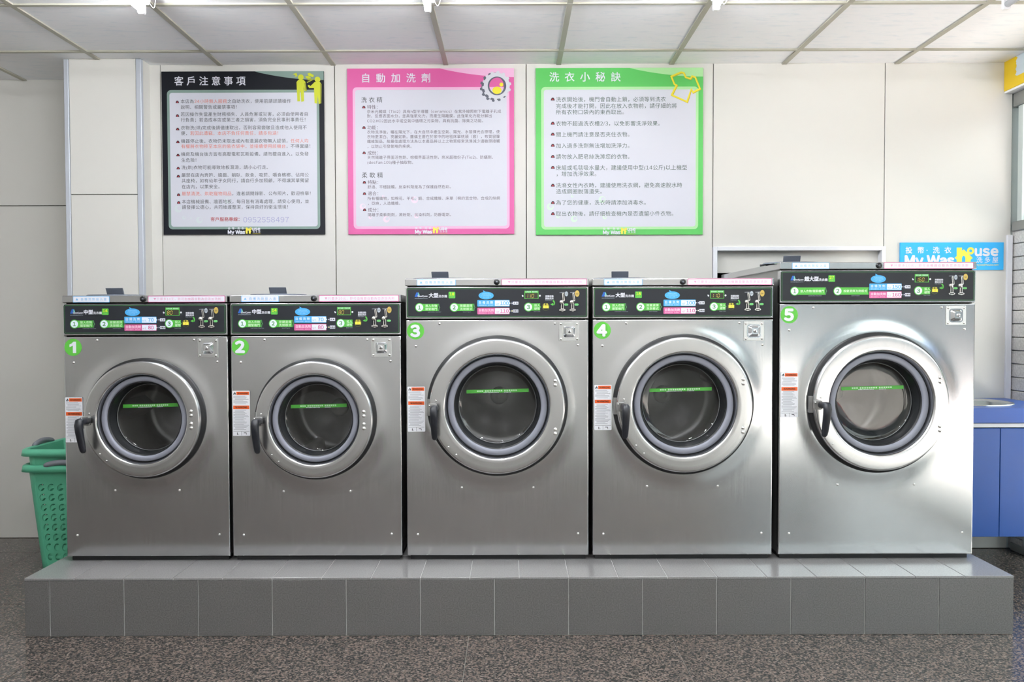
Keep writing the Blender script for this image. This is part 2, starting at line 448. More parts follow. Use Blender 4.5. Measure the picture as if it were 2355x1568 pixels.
bar('window_jamb', XR+0.012, XR+0.055, YW-0.075, YW-0.03, 1.785, 2.405, ALULIGHT)
bar('window_jamb', XR+0.012, XR+0.06, YF-0.075, YF-0.032, 0.04, 1.735, ALULIGHT)
for y in (2.75, -0.10, -0.52):
    bar('mullion', XR+0.01, XR+0.06, y-0.025, y+0.025, 0.04, 2.405)
edges = [4.225, 2.75, -0.10, -0.52]
for a, c in zip(edges[:-1], edges[1:]):
    for z0, z1 in ((0.04, 1.735), (1.785, 2.405)):
        bar('pane', XR+0.032, XR+0.038, c+0.025, a-0.025 if a < 4 else a, z0, z1, PANE)
shop2 = empty('window_2', (2.35, YB-0.025, 0)); tag(shop2, 'glazed door bay behind the viewer by the shop front', kind='structure')
q = MB(); q.box(-0.37, 0.42, -0.025, 0.025, 2.405, CZ+0.02, ALU); q.build('head_rail', shop2)
q = MB(); q.box(-0.37, -0.32, -0.025, 0.025, 0, 2.405, ALU); q.build('mullion', shop2)
q = MB(); q.box(-0.32, 0.40, -0.003, 0.003, 0.0, 2.405, PANE); q.build('pane', shop2)
q = MB(); q.box(-0.06, 0.16, -1.9, 0.0, 0, 0.165, YELLOWBOX)
q.box(-0.058, 0.14, -1.9, -0.001, -0.012, 0.0, LAMPWHITE)
q.box(-0.06, 0.16, -4.9, -1.9, 0, 0.165, YELLOWBOX)
tag(bevel(q.build('trim_2', None, (2.725, YW-0.002, CZ-0.15)), 0.002, 1), 'yellow painted shutter box with a scraped white patch above the shop front', kind='structure')

# street outside
q = MB(); q.box(XR+0.1, 22, -40, 16, -0.1, -0.03, PAVE); q.box(-12, XR+0.1, -40, YB-0.06, -0.1, -0.03, PAVE)
tag(q.build('pavement'), 'pale paved street outside the shop front', kind='structure')

q = MB(); q.box(XL-0.3, XR+0.16, YB-0.1, 9.0, CZ+0.10, 6.5, FACADE); tag(q.build('wall_sun_blocker'), 'unseen storey over the shop, added to block the sun', kind='structure')  # unseen mass above the ceiling, added to keep direct sun out
st = empty('street_building', (12.5, 0, 0)); tag(st, kind='structure', label='row of shops across the street outside')
q = MB(); q.box(0, 4, -36, 14, 0, 4.2, FACADE); q.build('wall', st)
for k_, (ya, yb, zb_, zt_, rgb) in enumerate(((-12, -9.5, 0.1, 2.6, (40, 48, 56)), (-9, -5.5, 0.1, 2.6, (120, 110, 104)), (-5, -2.4, 0.1, 2.6, (40, 50, 60)), (-2, 1.2, 0.1, 2.6, (70, 104, 96)), (1.6, 4.4, 0.1, 2.6, (44, 52, 58)), (4.8, 8, 0.1, 2.6, (110, 104, 98)), (-11.5, -8, 3.0, 3.9, (60, 110, 170)), (-7.4, -4.8, 3.0, 3.8, (190, 60, 50)), (-4, -0.5, 3.1, 3.9, (60, 120, 180)), (0.2, 2.6, 3.0, 3.8, (210, 180, 60)), (3.4, 7, 3.0, 3.9, (80, 150, 110)))):
    q = MB(); q.box(-0.06, 0.0, ya, yb, zb_, zt_, mat('shopfront_%d' % k_, rgb, 0.4)); q.build('shopfront' if zb_ < 1 else 'signboard', st)

q = MB(); q.box(7.4, 12.3, -40, 16, -0.031, -0.022, mat('asphalt', (112, 112, 116), 0.85)); tag(q.build('road'), 'grey asphalt road outside', kind='structure')
q = MB(); q.box(7.15, 7.4, -40, 16, -0.031, -0.018, mat('kerb_red', (196, 84, 80), 0.7)); tag(q.build('kerb'), 'red painted kerb along the road outside', kind='structure')
q = MB(); q.box(-12, 7, -16, -12, -0.03, 5.0, FACADE); tag(q.build('wall_sky_blocker'), 'unseen dark block across the side street, added to hold back the sky', kind='structure')  # added out of view so less sky reflects in the washer panels

# platform of grey tiles
PZ, PX0, PX1, PY0 = 0.235, -1.952, 2.003, 3.183
pf = MB(); pf.box(PX0+0.004, PX1-0.004, PY0+0.004, 4.36, 0.0, PZ-0.0035, GROUT)
plat = tag(pf.build('floor_platform'), 'low platform clad in grey tiles under the five washers', kind='structure')
ft = [PX0]+[-1.850+0.2962*i for i in range(13)]+[PX1]
tmesh = {}
def tile(x0, x1, y0, y1, z0, z1, tmat=PTILE):
    key = (round(x1-x0, 3), round(y1-y0, 3), round(z1-z0, 3))
    if key not in tmesh:
        q = MB(); q.box(0, x1-x0, 0, y1-y0, 0, z1-z0, tmat); o = q.build('tile', plat, (x0, y0, z0)); tmesh[key] = o.data
    else: o = link('tile', tmesh[key], plat, (x0, y0, z0))
    return bevel(o, 0.001, 1)
for a, c in zip(ft[:-1], ft[1:]): tile(a+0.0017, c-0.0017, PY0, PY0+0.009, 0.0025, PZ-0.0095)
tt = [PX0]+[-1.752+0.1976*i for i in range(19)]+[PX1]
ty = [PY0-0.0005, PY0+0.300, PY0+0.6, PY0+0.9, PY0+1.17]
for b0, b1 in zip(ty[:-1], ty[1:]):
    for a, c in zip(tt[:-1], tt[1:]): tile(a+0.0016, c-0.0016, b0+(0.0012 if b0 > PY0 else 0), b1-0.0012, PZ-0.009, PZ, PTILETOP)

# ------------------------------------------------------------------ lamps
def lamp(x, y1, lit, label):
    t = empty('fluorescent_lamp', (x, y1-0.61, CZ-0.001)); tag(t, label, 'lamp', 'fluorescent ceiling lamps')
    q = MB(); q.slab([(-0.022, -0.035), (0.022, -0.035), (0.034, 0.0), (-0.034, 0.0)], -0.61, 0.61, LAMPWHITE); bevel(q.build('lamp_body', t), 0.003, 2)
    q = MB(); q.tube([(-0.004, y, -0.058) for y in (-0.585, 0.585)], 0.0135, TUBEON if lit else TUBEOFF, 14); q.build('tube', t)
    for s in (-1, 1):
        q = MB(); q.slab(rr(-0.018, -0.078, 0.010, -0.03, 0.008), s*0.595-0.009, s*0.595+0.009, LAMPWHITE); q.build('lamp_holder', t)
        pts = [(0.02+0.03*math.sin(a), s*0.615, -0.012-0.045*math.sin(a*1.0)-0.0) if 0 else (0.018+0.034*k/8, s*(0.60+0.02*math.sin(PI*k/8)), -0.03*math.sin(PI*k/8)-0.012) for k, a in enumerate([PI*i/8 for i in range(9)])]
        q = MB(); q.tube(pts, 0.0016, LAMPWHITE, 6); q.build('wire_clip', t)
    return t
lamp(-1.572+0.012, 3.455, True, 'lit fluorescent batten on the ceiling above the boxed column')
lamp(-0.353+0.006, 3.440, True, 'lit fluorescent batten on the ceiling above the pink poster')
lamp(0.866, 3.430, True, 'lit fluorescent batten on the ceiling above the right edge of the green poster')
lamp(2.085, 3.430, False, 'unlit grey fluorescent batten on the ceiling near the yellow shutter box')


lamp(-1.572, 1.30, True, 'unseen fluorescent batten added for more light nearer the viewer, in line with the black poster')  # this nearer row is added, out of view, to brighten walls and steel
lamp(-0.353, 1.30, True, 'unseen fluorescent batten added for more light nearer the viewer, in line with the pink poster')
lamp(0.866, 1.30, True, 'unseen fluorescent batten added for more light nearer the viewer, in line with the green poster')

# ------------------------------------------------------------------ posters
def logo(mb, x, z, w, y, ysub=True, parts=None, white=None, small=None):
    """shop lettering, x,z = lower left, w = width; drawn on a grid of 1690 x 330"""
    k = w/1690.0
    white = white or WHITE_PRINT
    X = lambda u: x+(u-315)*k
    Z = lambda v: z+(545-v)*k
    yl = y
    for ch, u in (('投', 318), ('幣', 530), ('·', 690), ('洗', 808), ('衣', 1018)):
        text(mb, ch, X(u)-0.03*k, Z(275), 126*k, yl, white, 0.02, sx=1.0)
    text(mb, 'My', X(305), Z(460), 232*k, yl, white, 0.06, width=345*k)
    text(mb, 'Was', X(700), Z(460), 232*k, yl, white, 0.06, width=500*k)
    house = [(1240, 230), (1333, 230), (1333, 290), (1366, 262), (1420, 312), (1462, 352), (1530, 418), (1492, 448), (1492, 545), (1396, 545), (1396, 420), (1386, 390), (1365, 376), (1344, 390), (1334, 420), (1334, 545), (1240, 545), (1240, 448), (1204, 414), (1240, 384)]
    mb.flat([(X(u), Z(v)) for u, v in house][::-1], yl-0.0001, YELLOW)
    mb.ring2d(circ(X(1490), Z(290), 66*k, 24), circ(X(1490), Z(290), 26*k, 24), yl-0.0003, YELLOW)
    text(mb, 'use', X(1562), Z(292), 226*k, yl, white, 0.05, width=436*k)
    if ysub:
        for ch, u in (('洗', 1590), ('多', 1736), ('屋', 1878)): text(mb, ch, X(u), Z(452), 118*k, yl, white, 0.008)
        text(mb, 'mywashhouse.com', X(1590), Z(540), 46*k, yl, small or YELLOW, 0.0, width=405*k)

def bullet(mb, x, z, s, y, dark, red):
    mb.flat([(x-s, z-0.55*s), (x+s, z-0.55*s), (x+0.85*s, z+0.2*s), (x+0.45*s, z+0.85*s), (x-0.45*s, z+0.85*s), (x-0.85*s, z+0.2*s)], y, dark)
    mb.flat(circ(x, z-0.02*s, 0.42*s, 10), y-0.0002, red)

class Poster:
    def __init__(s, name, x0, x1, z0, z1, crop, label, bg, light, paper):
        s.cx0, s.cy0, s.cx1, s.cy1 = crop
        s.w, s.h = x1-x0, z1-z0
        s.root = empty(name, ((x0+x1)/2, YW-0.0005, z0)); tag(s.root, label, 'poster', 'notice posters on the back wall')
        q = MB(); q.slab([(-s.w/2, 0), (s.w/2, 0), (s.w/2, s.h), (-s.w/2, s.h)], -0.010, 0.0, bg); q.build('board', s.root)
        s.k = s.w/(s.cx1-s.cx0); s.kz = s.h/(s.cy1-s.cy0)
        s.light, s.bg = light, bg
        q = MB()
        sw = [(850, 0.0)]+[(850+590*t, 1.0*(1-(1-t)**2.1)) for t in [i/14 for i in range(1, 15)]]
        pts = [(s.X(850+s.cx0-50), s.h-0.0002)]
        for t in [i/16 for i in range(0, 17)]:
            pts.append((s.X(s.cx0+800+(s.cx1-s.cx0-800)*t), s.h-0.048*math.sin(t*PI/2)**0.85 if t > 0 else s.h))
        pts = pts[1:]+[(s.w/2, s.h)]
        q.flat(pts[::-1] if False else pts, -0.0104, light); q.build('header_swoosh', s.root)
        q = MB(); q.flat(rr(s.X(s.cx0+46), s.Z(s.cy1-45), s.X(s.cx1-40), s.Z(s.cy0+160), 0.022, 6), -0.0106, light); q.build('paper_border', s.root)
        q = MB(); q.flat(rr(s.X(s.cx0+68), s.Z(s.cy1-68), s.X(s.cx1-62), s.Z(s.cy0+184), 0.014, 6), -0.0109, paper); s.paper = q.build('paper', s.root)
        s.y = -0.0112
    def X(s, u): return -s.w/2+(u-s.cx0)*s.k
    def Z(s, v): return s.h-(v-s.cy0)*s.kz
    def line(s, u, v, segs, size, pitch, off=0.0):
        x = s.X(u); q = MB()
        for t, m in segs:
            for ch in t:
                if ord(ch) > 0x2000: text(q, ch, x, s.Z(v), size*s.k, s.y, m, off); x += pitch*s.k
                else: x = text(q, ch, x, s.Z(v), size*s.k*0.95, s.y, m, off)
        q.build('text_line', s.root)
    def title(s, t, u, v, size, m, off, pitch):
        for i_, ch in enumerate(t):
            q = MB(); text(q, ch, s.X(u+pitch*i_), s.Z(v), size*s.k, s.y, m, off); q.build('title_character', s.root)
    def bullet(s, u, v, r=15): q = MB(); bullet(q, s.X(u), s.Z(v), r*s.k, s.y, BULLETDARK, BULLETRED); q.build('bullet', s.root)
    def done(s):
        q = MB(); logo(q, s.X((s.cx0+s.cx1)/2-140), s.Z(s.cy1-6), 282*s.k, -0.0114, True); q.build('shop_logo', s.root)
BULLETDARK = mat('print_bullet', (58, 30, 44), 0.5); BULLETRED = mat('print_bullet_red', (176, 52, 60), 0.5)
INK2 = mat('poster_ink', (58, 60, 66), 0.5); REDINK = mat('poster_red_ink', (214, 112, 96), 0.5); REDINK2 = mat('poster_dark_red', (170, 62, 66), 0.5)
PURPLEINK = mat('poster_purple_ink', (84, 68, 84), 0.5); GREENINK = mat('poster_green_ink', (58, 82, 72), 0.5)
PEN = mat('poster_pen', (160, 162, 200), 0.5)
PAPER = mat('poster_paper', (206, 208, 219), 0.45)
drop_g = mat('poster_drop_grey', (206, 216, 220), 0.5); drop_p = mat('poster_drop_pink', (232, 212, 228), 0.5); drop_n = mat('poster_drop_green', (206, 228, 212), 0.5)
def drops(P, m, spots):
    for u, v, r in spots:
        q = MB(); q.ring2d(circ(P.X(u), P.Z(v), r*P.k, 18), circ(P.X(u+r*0.25), P.Z(v-r*0.2), r*0.55*P.k, 18), -0.01105, m); q.build('water_drop_print', P.root)

P1 = Poster('notice_poster', -1.889, -1.013, 1.729, 2.606, (50, 85, 1445, 1495), 'black bordered notice poster with two yellow figures', mat('poster_black', (22, 24, 31), 0.5, spec=0.2), mat('poster_greygreen', (126, 150, 142), 0.4), PAPER)
P1.title('客戶注意事項', 160, 168, 82, WHITE_PRINT, 0.012, 106.5)
N, R_ = INK2, REDINK
for v, segs in ((343, [('本店為', N), ('24小時無人服務', R_), ('之自助洗衣，使用前請詳讀操作', N)]), (393, [('說明、相關警告或嚴禁事項！', N)]),
        (455, [('若因操作失當產生財務損失、人員危害或災害，必須由使用者自', N)]), (503, [('行負責；若造成本店或第三者之損害，須負完全民事刑事責任！', N)]),
        (571, [('衣物洗(烘)完成後請儘速取出，否則容易變皺且造成他人使用不', N)]), (619, [('便，', N), ('若因此遭竊，本店不負任何責任，請多包涵！', R_)]),
        (686, [('機器停止後，衣物仍未取出或內有遺漏衣物無人認領，', N), ('任何人均', R_)]), (732, [('有權將衣物移至本店的裝衣袋中，並接續使用該機台', R_), ('，不得異議！', N)]),
        (799, [('機房及機台後方皆有高壓電和瓦斯設備，請勿擅自進入，以免發', N)]), (850, [('生危險！', N)]), (914, [('洗(烘)衣物可能導致地板濕滑，請小心行走。', N)]),
        (980, [('嚴禁在店內奔跑、嬉戲、躺臥、飲食、吸菸、嚼食檳榔、佔用公', N)]), (1029, [('共座椅，如有幼年子女同行，請自行多加照顧，不得讓其單獨留', N)]), (1080, [('在店內，以策安全。', N)]),
        (1141, [('嚴禁清洗、烘乾寵物用品', R_), ('，違者調閱錄影、公布照片，歡迎檢舉！', N)]), (1210, [('本店機械設備、牆面地板，每日皆有消毒處理，請安心使用，並', N)]), (1258, [('請發揮公德心，共同維護整潔，保持良好的衛生環境！', N)])):
    P1.line(212, v, segs, 38, 39.3)
for v in (345, 463, 579, 690, 804, 917, 986, 1147, 1214): P1.bullet(185, v+5)
P1.line(458, 1363, [('客戶服務專線：', REDINK2)], 38, 39.5, 0.012)
q = MB(); text(q, '0952558497', P1.X(738), P1.Z(1368), 62*P1.k, P1.y, PEN, -0.004, width=400*P1.k); q.build('text_line', P1.root)
drops(P1, drop_g, ((180, 1272, 32), (230, 1348, 16), (290, 1352, 8), (362, 1370, 28), (610, 1200, 26), (620, 1345, 16), (345, 1180, 12)))
# two yellow figures
fig = mat('poster_figure_yellow', (196, 204, 24), 0.45); figd = mat('poster_figure_olive', (150, 158, 20), 0.45)
q = MB()
LAY = [0.0]
def fpoly(pts, m=fig, dy=0): LAY[0] += 0.00006; q.flat([(P1.X(u), P1.Z(v)) for u, v in pts][::-1], -0.0118-LAY[0], m)
def fig_circ(u, v, r, m=fig, dy=0): LAY[0] += 0.00006; q.flat(circ(P1.X(u), P1.Z(v), r*P1.k, 20), -0.0118-LAY[0], m)
fig_circ(1250, 138, 24); fpoly([(1228, 160), (1272, 160), (1290, 180), (1300, 256), (1282, 258), (1274, 215), (1276, 345), (1252, 350), (1246, 262), (1240, 262), (1242, 346), (1218, 346), (1212, 180)])
fpoly([(1290, 180), (1300, 256), (1288, 258), (1280, 190)], figd, 0.0002)
fig_circ(1393, 158, 24); fpoly([(1368, 180), (1412, 178), (1428, 200), (1424, 364), (1400, 368), (1394, 290), (1390, 366), (1366, 362), (1362, 232), (1322, 232), (1308, 212), (1318, 204), (1332, 214)])
fpoly([(1414, 190), (1428, 200), (1424, 364), (1412, 366)], figd, 0.0002)
fpoly([(1180, 112), (1212, 100), (1222, 128), (1196, 136), (1206, 122)]); fpoly([(1300, 180), (1362, 150), (1364, 158), (1304, 188)], figd)
fpoly([(1306, 110), (1322, 100), (1362, 120), (1356, 138), (1318, 128)]); fpoly([(1288, 132), (1312, 126), (1336, 140), (1330, 156), (1296, 146)]); fpoly([(1300, 152), (1340, 148), (1344, 162), (1310, 166)], figd, 0.0002)
q.build('figure_print', P1.root)
P1.done()

P2 = Poster('notice_poster', -0.886, 0.014, 1.728, 2.619, (70, 68, 1508, 1490), 'pink bordered detergent poster with a silver gear', mat('poster_pink', (211, 90, 156), 0.4), mat('poster_pink_light', (230, 178, 212), 0.4), PAPER)
P2.title('自動加洗劑', 188, 150, 84, WHITE_PRINT, 0.012, 130)
N = PURPLEINK
P2.title('洗衣精', 188, 336, 52, INK, 0, 67)
P2.title('柔軟精', 188, 982, 52, INK, 0, 67)
for v, t in ((398, '特性：'), (573, '功能：'), (790, '成份：'), (1043, '特點：'), (1140, '適合：'), (1280, '成分：')):
    P2.line(240, v, [(t, N)], 39, 39); P2.bullet(212, v+2)
for v, t in ((437, '奈米光觸媒（Tio2）具有n型半導體（ceramics）在紫外線照射下電離子孔成'), (475, '對，反應表面水分，並具強氧化力，而產生隔離膜，此強氧化力能分解出'), (517, 'CO2.HO2因此水中或空氣中循環之污染物，具有抗菌、除臭之功能。'),
        (612, '衣物洗淨後，曬在陽光下，在大自然中產生空氣、陽光、水發揮光合原理，使'), (653, '衣物更潔白、亮麗如新。塵蟎主要在於家中的地毯床單枕頭（套），布質窗簾'), (692, '纖維製品，故最佳處理方法為以本產品將以上之物質經常洗滌減少過敏原接觸'), (735, '，以防止引發氣喘的疾病。'),
        (830, '天然陽離子界面活性劑、棕櫚界面活性劑，奈米超微份子(Tio2)、防蟎劑、'), (873, '(desfan-105)種子抽取物。'), (1083, '舒適、平穩接觸。反染料劑是為了保護自然色彩。'), (1182, '所有種織物，如棉花、羊毛、緞、合成纖維、床單（棉的混合物，合成的絲綢'), (1224, '，亞麻，人造纖維。'), (1323, '陽離子柔軟劑劑，澱粉劑，抗染料劑，防靜電劑。')):
    P2.line(238, v, [(t, N)], 33, 33.8)
drops(P2, drop_p, ((195, 1252, 26), (400, 1362, 28), (645, 1195, 30), (660, 1335, 20), (260, 1345, 14), (375, 1165, 12)))
gear_l = mat('poster_gear_light', (206, 208, 216), 0.4); gear_d = mat('poster_gear_dark', (86, 90, 104), 0.4); gball = mat('poster_ball_yellow', (226, 216, 40), 0.4)
q = MB()
def gear(cu, cv, ro, ri, n=14):
    pts = []
    for i in range(n):
        for f_, rad in ((0.02, ri), (0.14, ro), (0.46, ro), (0.58, ri)):
            a = 2*PI*(i+f_)/n; pts.append((P2.X(cu)+rad*P2.k*math.cos(a), P2.Z(cv)+rad*P2.k*math.sin(a)))
    return pts
g1 = gear(1340, 230, 126, 112); q.ring2d(g1, [(P2.X(1350)+72*P2.k*math.cos(math.atan2(z-P2.Z(230), x-P2.X(1340))), P2.Z(220)+78*P2.k*math.sin(math.atan2(z-P2.Z(230), x-P2.X(1340)))) for x, z in g1], -0.0116, gear_d)
g2 = gear(1360, 218, 126, 112); q.ring2d(g2, [(P2.X(1362)+74*P2.k*math.cos(math.atan2(z-P2.Z(218), x-P2.X(1360))), P2.Z(220)+78*P2.k*math.sin(math.atan2(z-P2.Z(218), x-P2.X(1360)))) for x, z in g2], -0.0118, gear_l)
q.ring2d(circ(P2.X(1362), P2.Z(220), 80*P2.k, 36), circ(P2.X(1366), P2.Z(218), 70*P2.k, 36), -0.0120, gear_d)
q.flat(circ(P2.X(1362), P2.Z(258), 40*P2.k, 24, 32*P2.k), -0.0121, gball); q.flat(circ(P2.X(1400), P2.Z(209), 17*P2.k, 16), -0.0121, gball)
q.build('gear_print', P2.root)
P2.done()

P3 = Poster('notice_poster', 0.132, 1.036, 1.722, 2.619, (83, 70, 1515, 1490), 'green bordered washing tips poster with a yellow shirt outline', mat('poster_green', (88, 190, 92), 0.4), mat('poster_green_light', (170, 220, 160), 0.4), PAPER)
P3.title('洗衣小秘訣', 198, 146, 86, WHITE_PRINT, 0.012, 131.5)
N = GREENINK
for v, t in ((337, '洗衣開始後，機門會自動上鎖，必須等到洗衣'), (393, '完成後才能打開，因此在放入衣物前，請仔細的將'), (445, '所有衣物口袋內的東西取出。'), (542, '衣物不超過洗衣槽2/3，以免影響洗淨效果。'), (635, '關上機門請注意是否夾住衣物。'),
        (730, '加入過多洗劑無法增加洗淨力。'), (823, '請勿放入肥皂絲洗滌您的衣物。'), (918, '床組或毛毯吸水量大，建議使用中型(14公斤)以上機型'), (970, '，增加洗淨效果。'), (1068, '洗滌女性內衣時，建議使用洗衣網，避免高速脫水時'), (1120, '造成鋼圈脫落遺失。'),
        (1215, '為了您的健康，洗衣時請添加消毒水。'), (1310, '取出衣物後，請仔細檢查機內是否遺留小件衣物。')):
    P3.line(254, v, [(t, N)], 46, 47.2)
for v in (332, 537, 630, 725, 820, 913, 1065, 1213, 1308): P3.bullet(228, v+4, 17)
drops(P3, drop_n, ((205, 1250, 30), (410, 1355, 28), (650, 1190, 30), (270, 1335, 14), (672, 1340, 18), (395, 1160, 12)))
shirt = mat('poster_shirt_yellow', (232, 216, 52), 0.45); shirtd = mat('poster_shirt_olive', (196, 172, 30), 0.45)
q = MB()
so = [(1232, 140), (1325, 102), (1352, 108), (1368, 146), (1402, 156), (1418, 134), (1450, 146), (1494, 252), (1424, 288), (1412, 262), (1380, 368), (1236, 304), (1278, 222), (1262, 214)]
cu = sum(p[0] for p in so)/len(so); cv = sum(p[1] for p in so)/len(so)
si = []
for i, p in enumerate(so):
    a, c = Vector(so[i-1]), Vector(so[(i+1) % len(so)]); pv = Vector(p)
    d1 = (pv-a).normalized(); d2 = (c-pv).normalized()
    n1_ = Vector((-d1.y, d1.x)); n2_ = Vector((-d2.y, d2.x)); nb = (n1_+n2_); nb = nb/max(0.5, nb.length_squared/2)
    si.append((p[0]+nb.x*13, p[1]+nb.y*13))
q.ring2d([(P3.X(u+5), P3.Z(v+5)) for u, v in so][::-1], [(P3.X(u+5), P3.Z(v+5)) for u, v in si][::-1], -0.0116, shirtd)
q.ring2d([(P3.X(u), P3.Z(v)) for u, v in so][::-1], [(P3.X(u), P3.Z(v)) for u, v in si][::-1], -0.0119, shirt)
q.build('shirt_print', P3.root)
P3.done()

# blue shop sign
sg = empty('shop_sign', (2.391, YW-0.0005, 1.526)); tag(sg, 'small bright blue sign with white and yellow shop lettering', 'sign')
q = MB(); q.slab([(-0.281, 0), (0.281, 0), (0.281, 0.149), (-0.281, 0.149)], -0.008, 0, mat('sign_blue', (46, 178, 246), 0.4)); q.build('board', sg)
q = MB(); kk = 0.562/1860; logo(q, -0.281+90*kk, (632-545)*kk, 1690*kk, -0.0084); q.build('shop_logo', sg)

# ------------------------------------------------------------------ washers
YM = 3.41
K = 0.000329
def relief(x, z, W, z0, z1, R, dz, seed):
    """gentle sheet-metal relief: raised flange round the door, slightly pillowed sheet"""
    r = math.hypot(x, z-dz)
    fl_ = -0.0060*math.exp(-(max(0, r-R)/0.034)**2)
    pil = -0.0022*max(0, 1-(2*x/W)**2)**2*max(0, 1-((2*z-z0-z1)/(z1-z0))**2)**2
    wv = 0.0006*math.sin(7*x+seed)*math.sin(5*z+seed*1.7)
    return fl_+pil+wv
def front_panel(W, z0, z1, R, dz, seed):
    hx = W/2; N_ = 144
    angs = sorted(set([2*PI*k/N_ for k in range(N_)]+[math.atan2(zz-dz, xx) % (2*PI) for xx in (-hx, hx) for zz in (z0, z1)]))
    steps = [0, 0.03, 0.07, 0.12, 0.18, 0.25, 0.33, 0.42, 0.52, 0.63, 0.74, 0.84, 0.91, 0.95, 0.964, 0.97]
    vs = []; n = len(angs)
    rim = []
    for a in angs:
        c, s_ = math.cos(a), math.sin(a)
        t = min((hx/abs(c) if abs(c) > 1e-9 else 9), ((z1-dz)/s_ if s_ > 1e-9 else ((z0-dz)/s_ if s_ < -1e-9 else 9)))
        rim.append((c*t, dz+s_*t))
    Rh = R*0.965
    for st in steps:
        for a, (ex, ez) in zip(angs, rim):
            bx_, bz_ = Rh*math.cos(a), dz+Rh*math.sin(a)
            ex2, ez2 = max(-hx+0.004, min(hx-0.004, ex)), max(z0+0.004, min(z1-0.004, ez))
            x, z = bx_+(ex2-bx_)*st/0.97, bz_+(ez2-bz_)*st/0.97
            vs.append((x, relief(x, z, W, z0, z1, R, dz, seed), z))
    for (ins, yy) in ((0.0012, 0.0012), (0.0, 0.005), (0.0, 0.022)):
        for ex, ez in rim: vs.append((max(-hx+ins, min(hx-ins, ex)), yy, max(z0+ins, min(z1-ins, ez))))
    rows = len(steps)+3
    fs = [(j*n+k, (j+1)*n+k, (j+1)*n+(k+1) % n, j*n+(k+1) % n) for j in range(rows-1) for k in range(n)]
    q = MB(); q.add(vs, fs, STEEL, True); return q

def seven(mb, ch, x, z, h, y, m):
    w = h*0.52; t = h*0.13; g = t*0.5; sl = 0.12
    seg = {'0': 'abcdef', '1': 'bc', '6': 'acdefg', '7': 'abc', '8': 'abcdefg'}[ch]
    D = {'a': (0, h, w, h), 'b': (w, h/2, w, h), 'c': (w, 0, w, h/2), 'd': (0, 0, w, 0), 'e': (0, 0, 0, h/2), 'f': (0, h/2, 0, h), 'g': (0, h/2, w, h/2)}
    for s_ in seg:
        a, b_, c, d = D[s_]
        if b_ == d: pts = [(a+g, b_-t/2), (c-g, b_-t/2), (c-g, b_+t/2), (a+g, b_+t/2)]
        else: pts = [(a-t/2, b_+g), (a+t/2, b_+g), (a+t/2, d-g), (a-t/2, d-g)]
        mb.flat([(x+px+pz*sl, z+pz) for px, pz in pts], y, m)

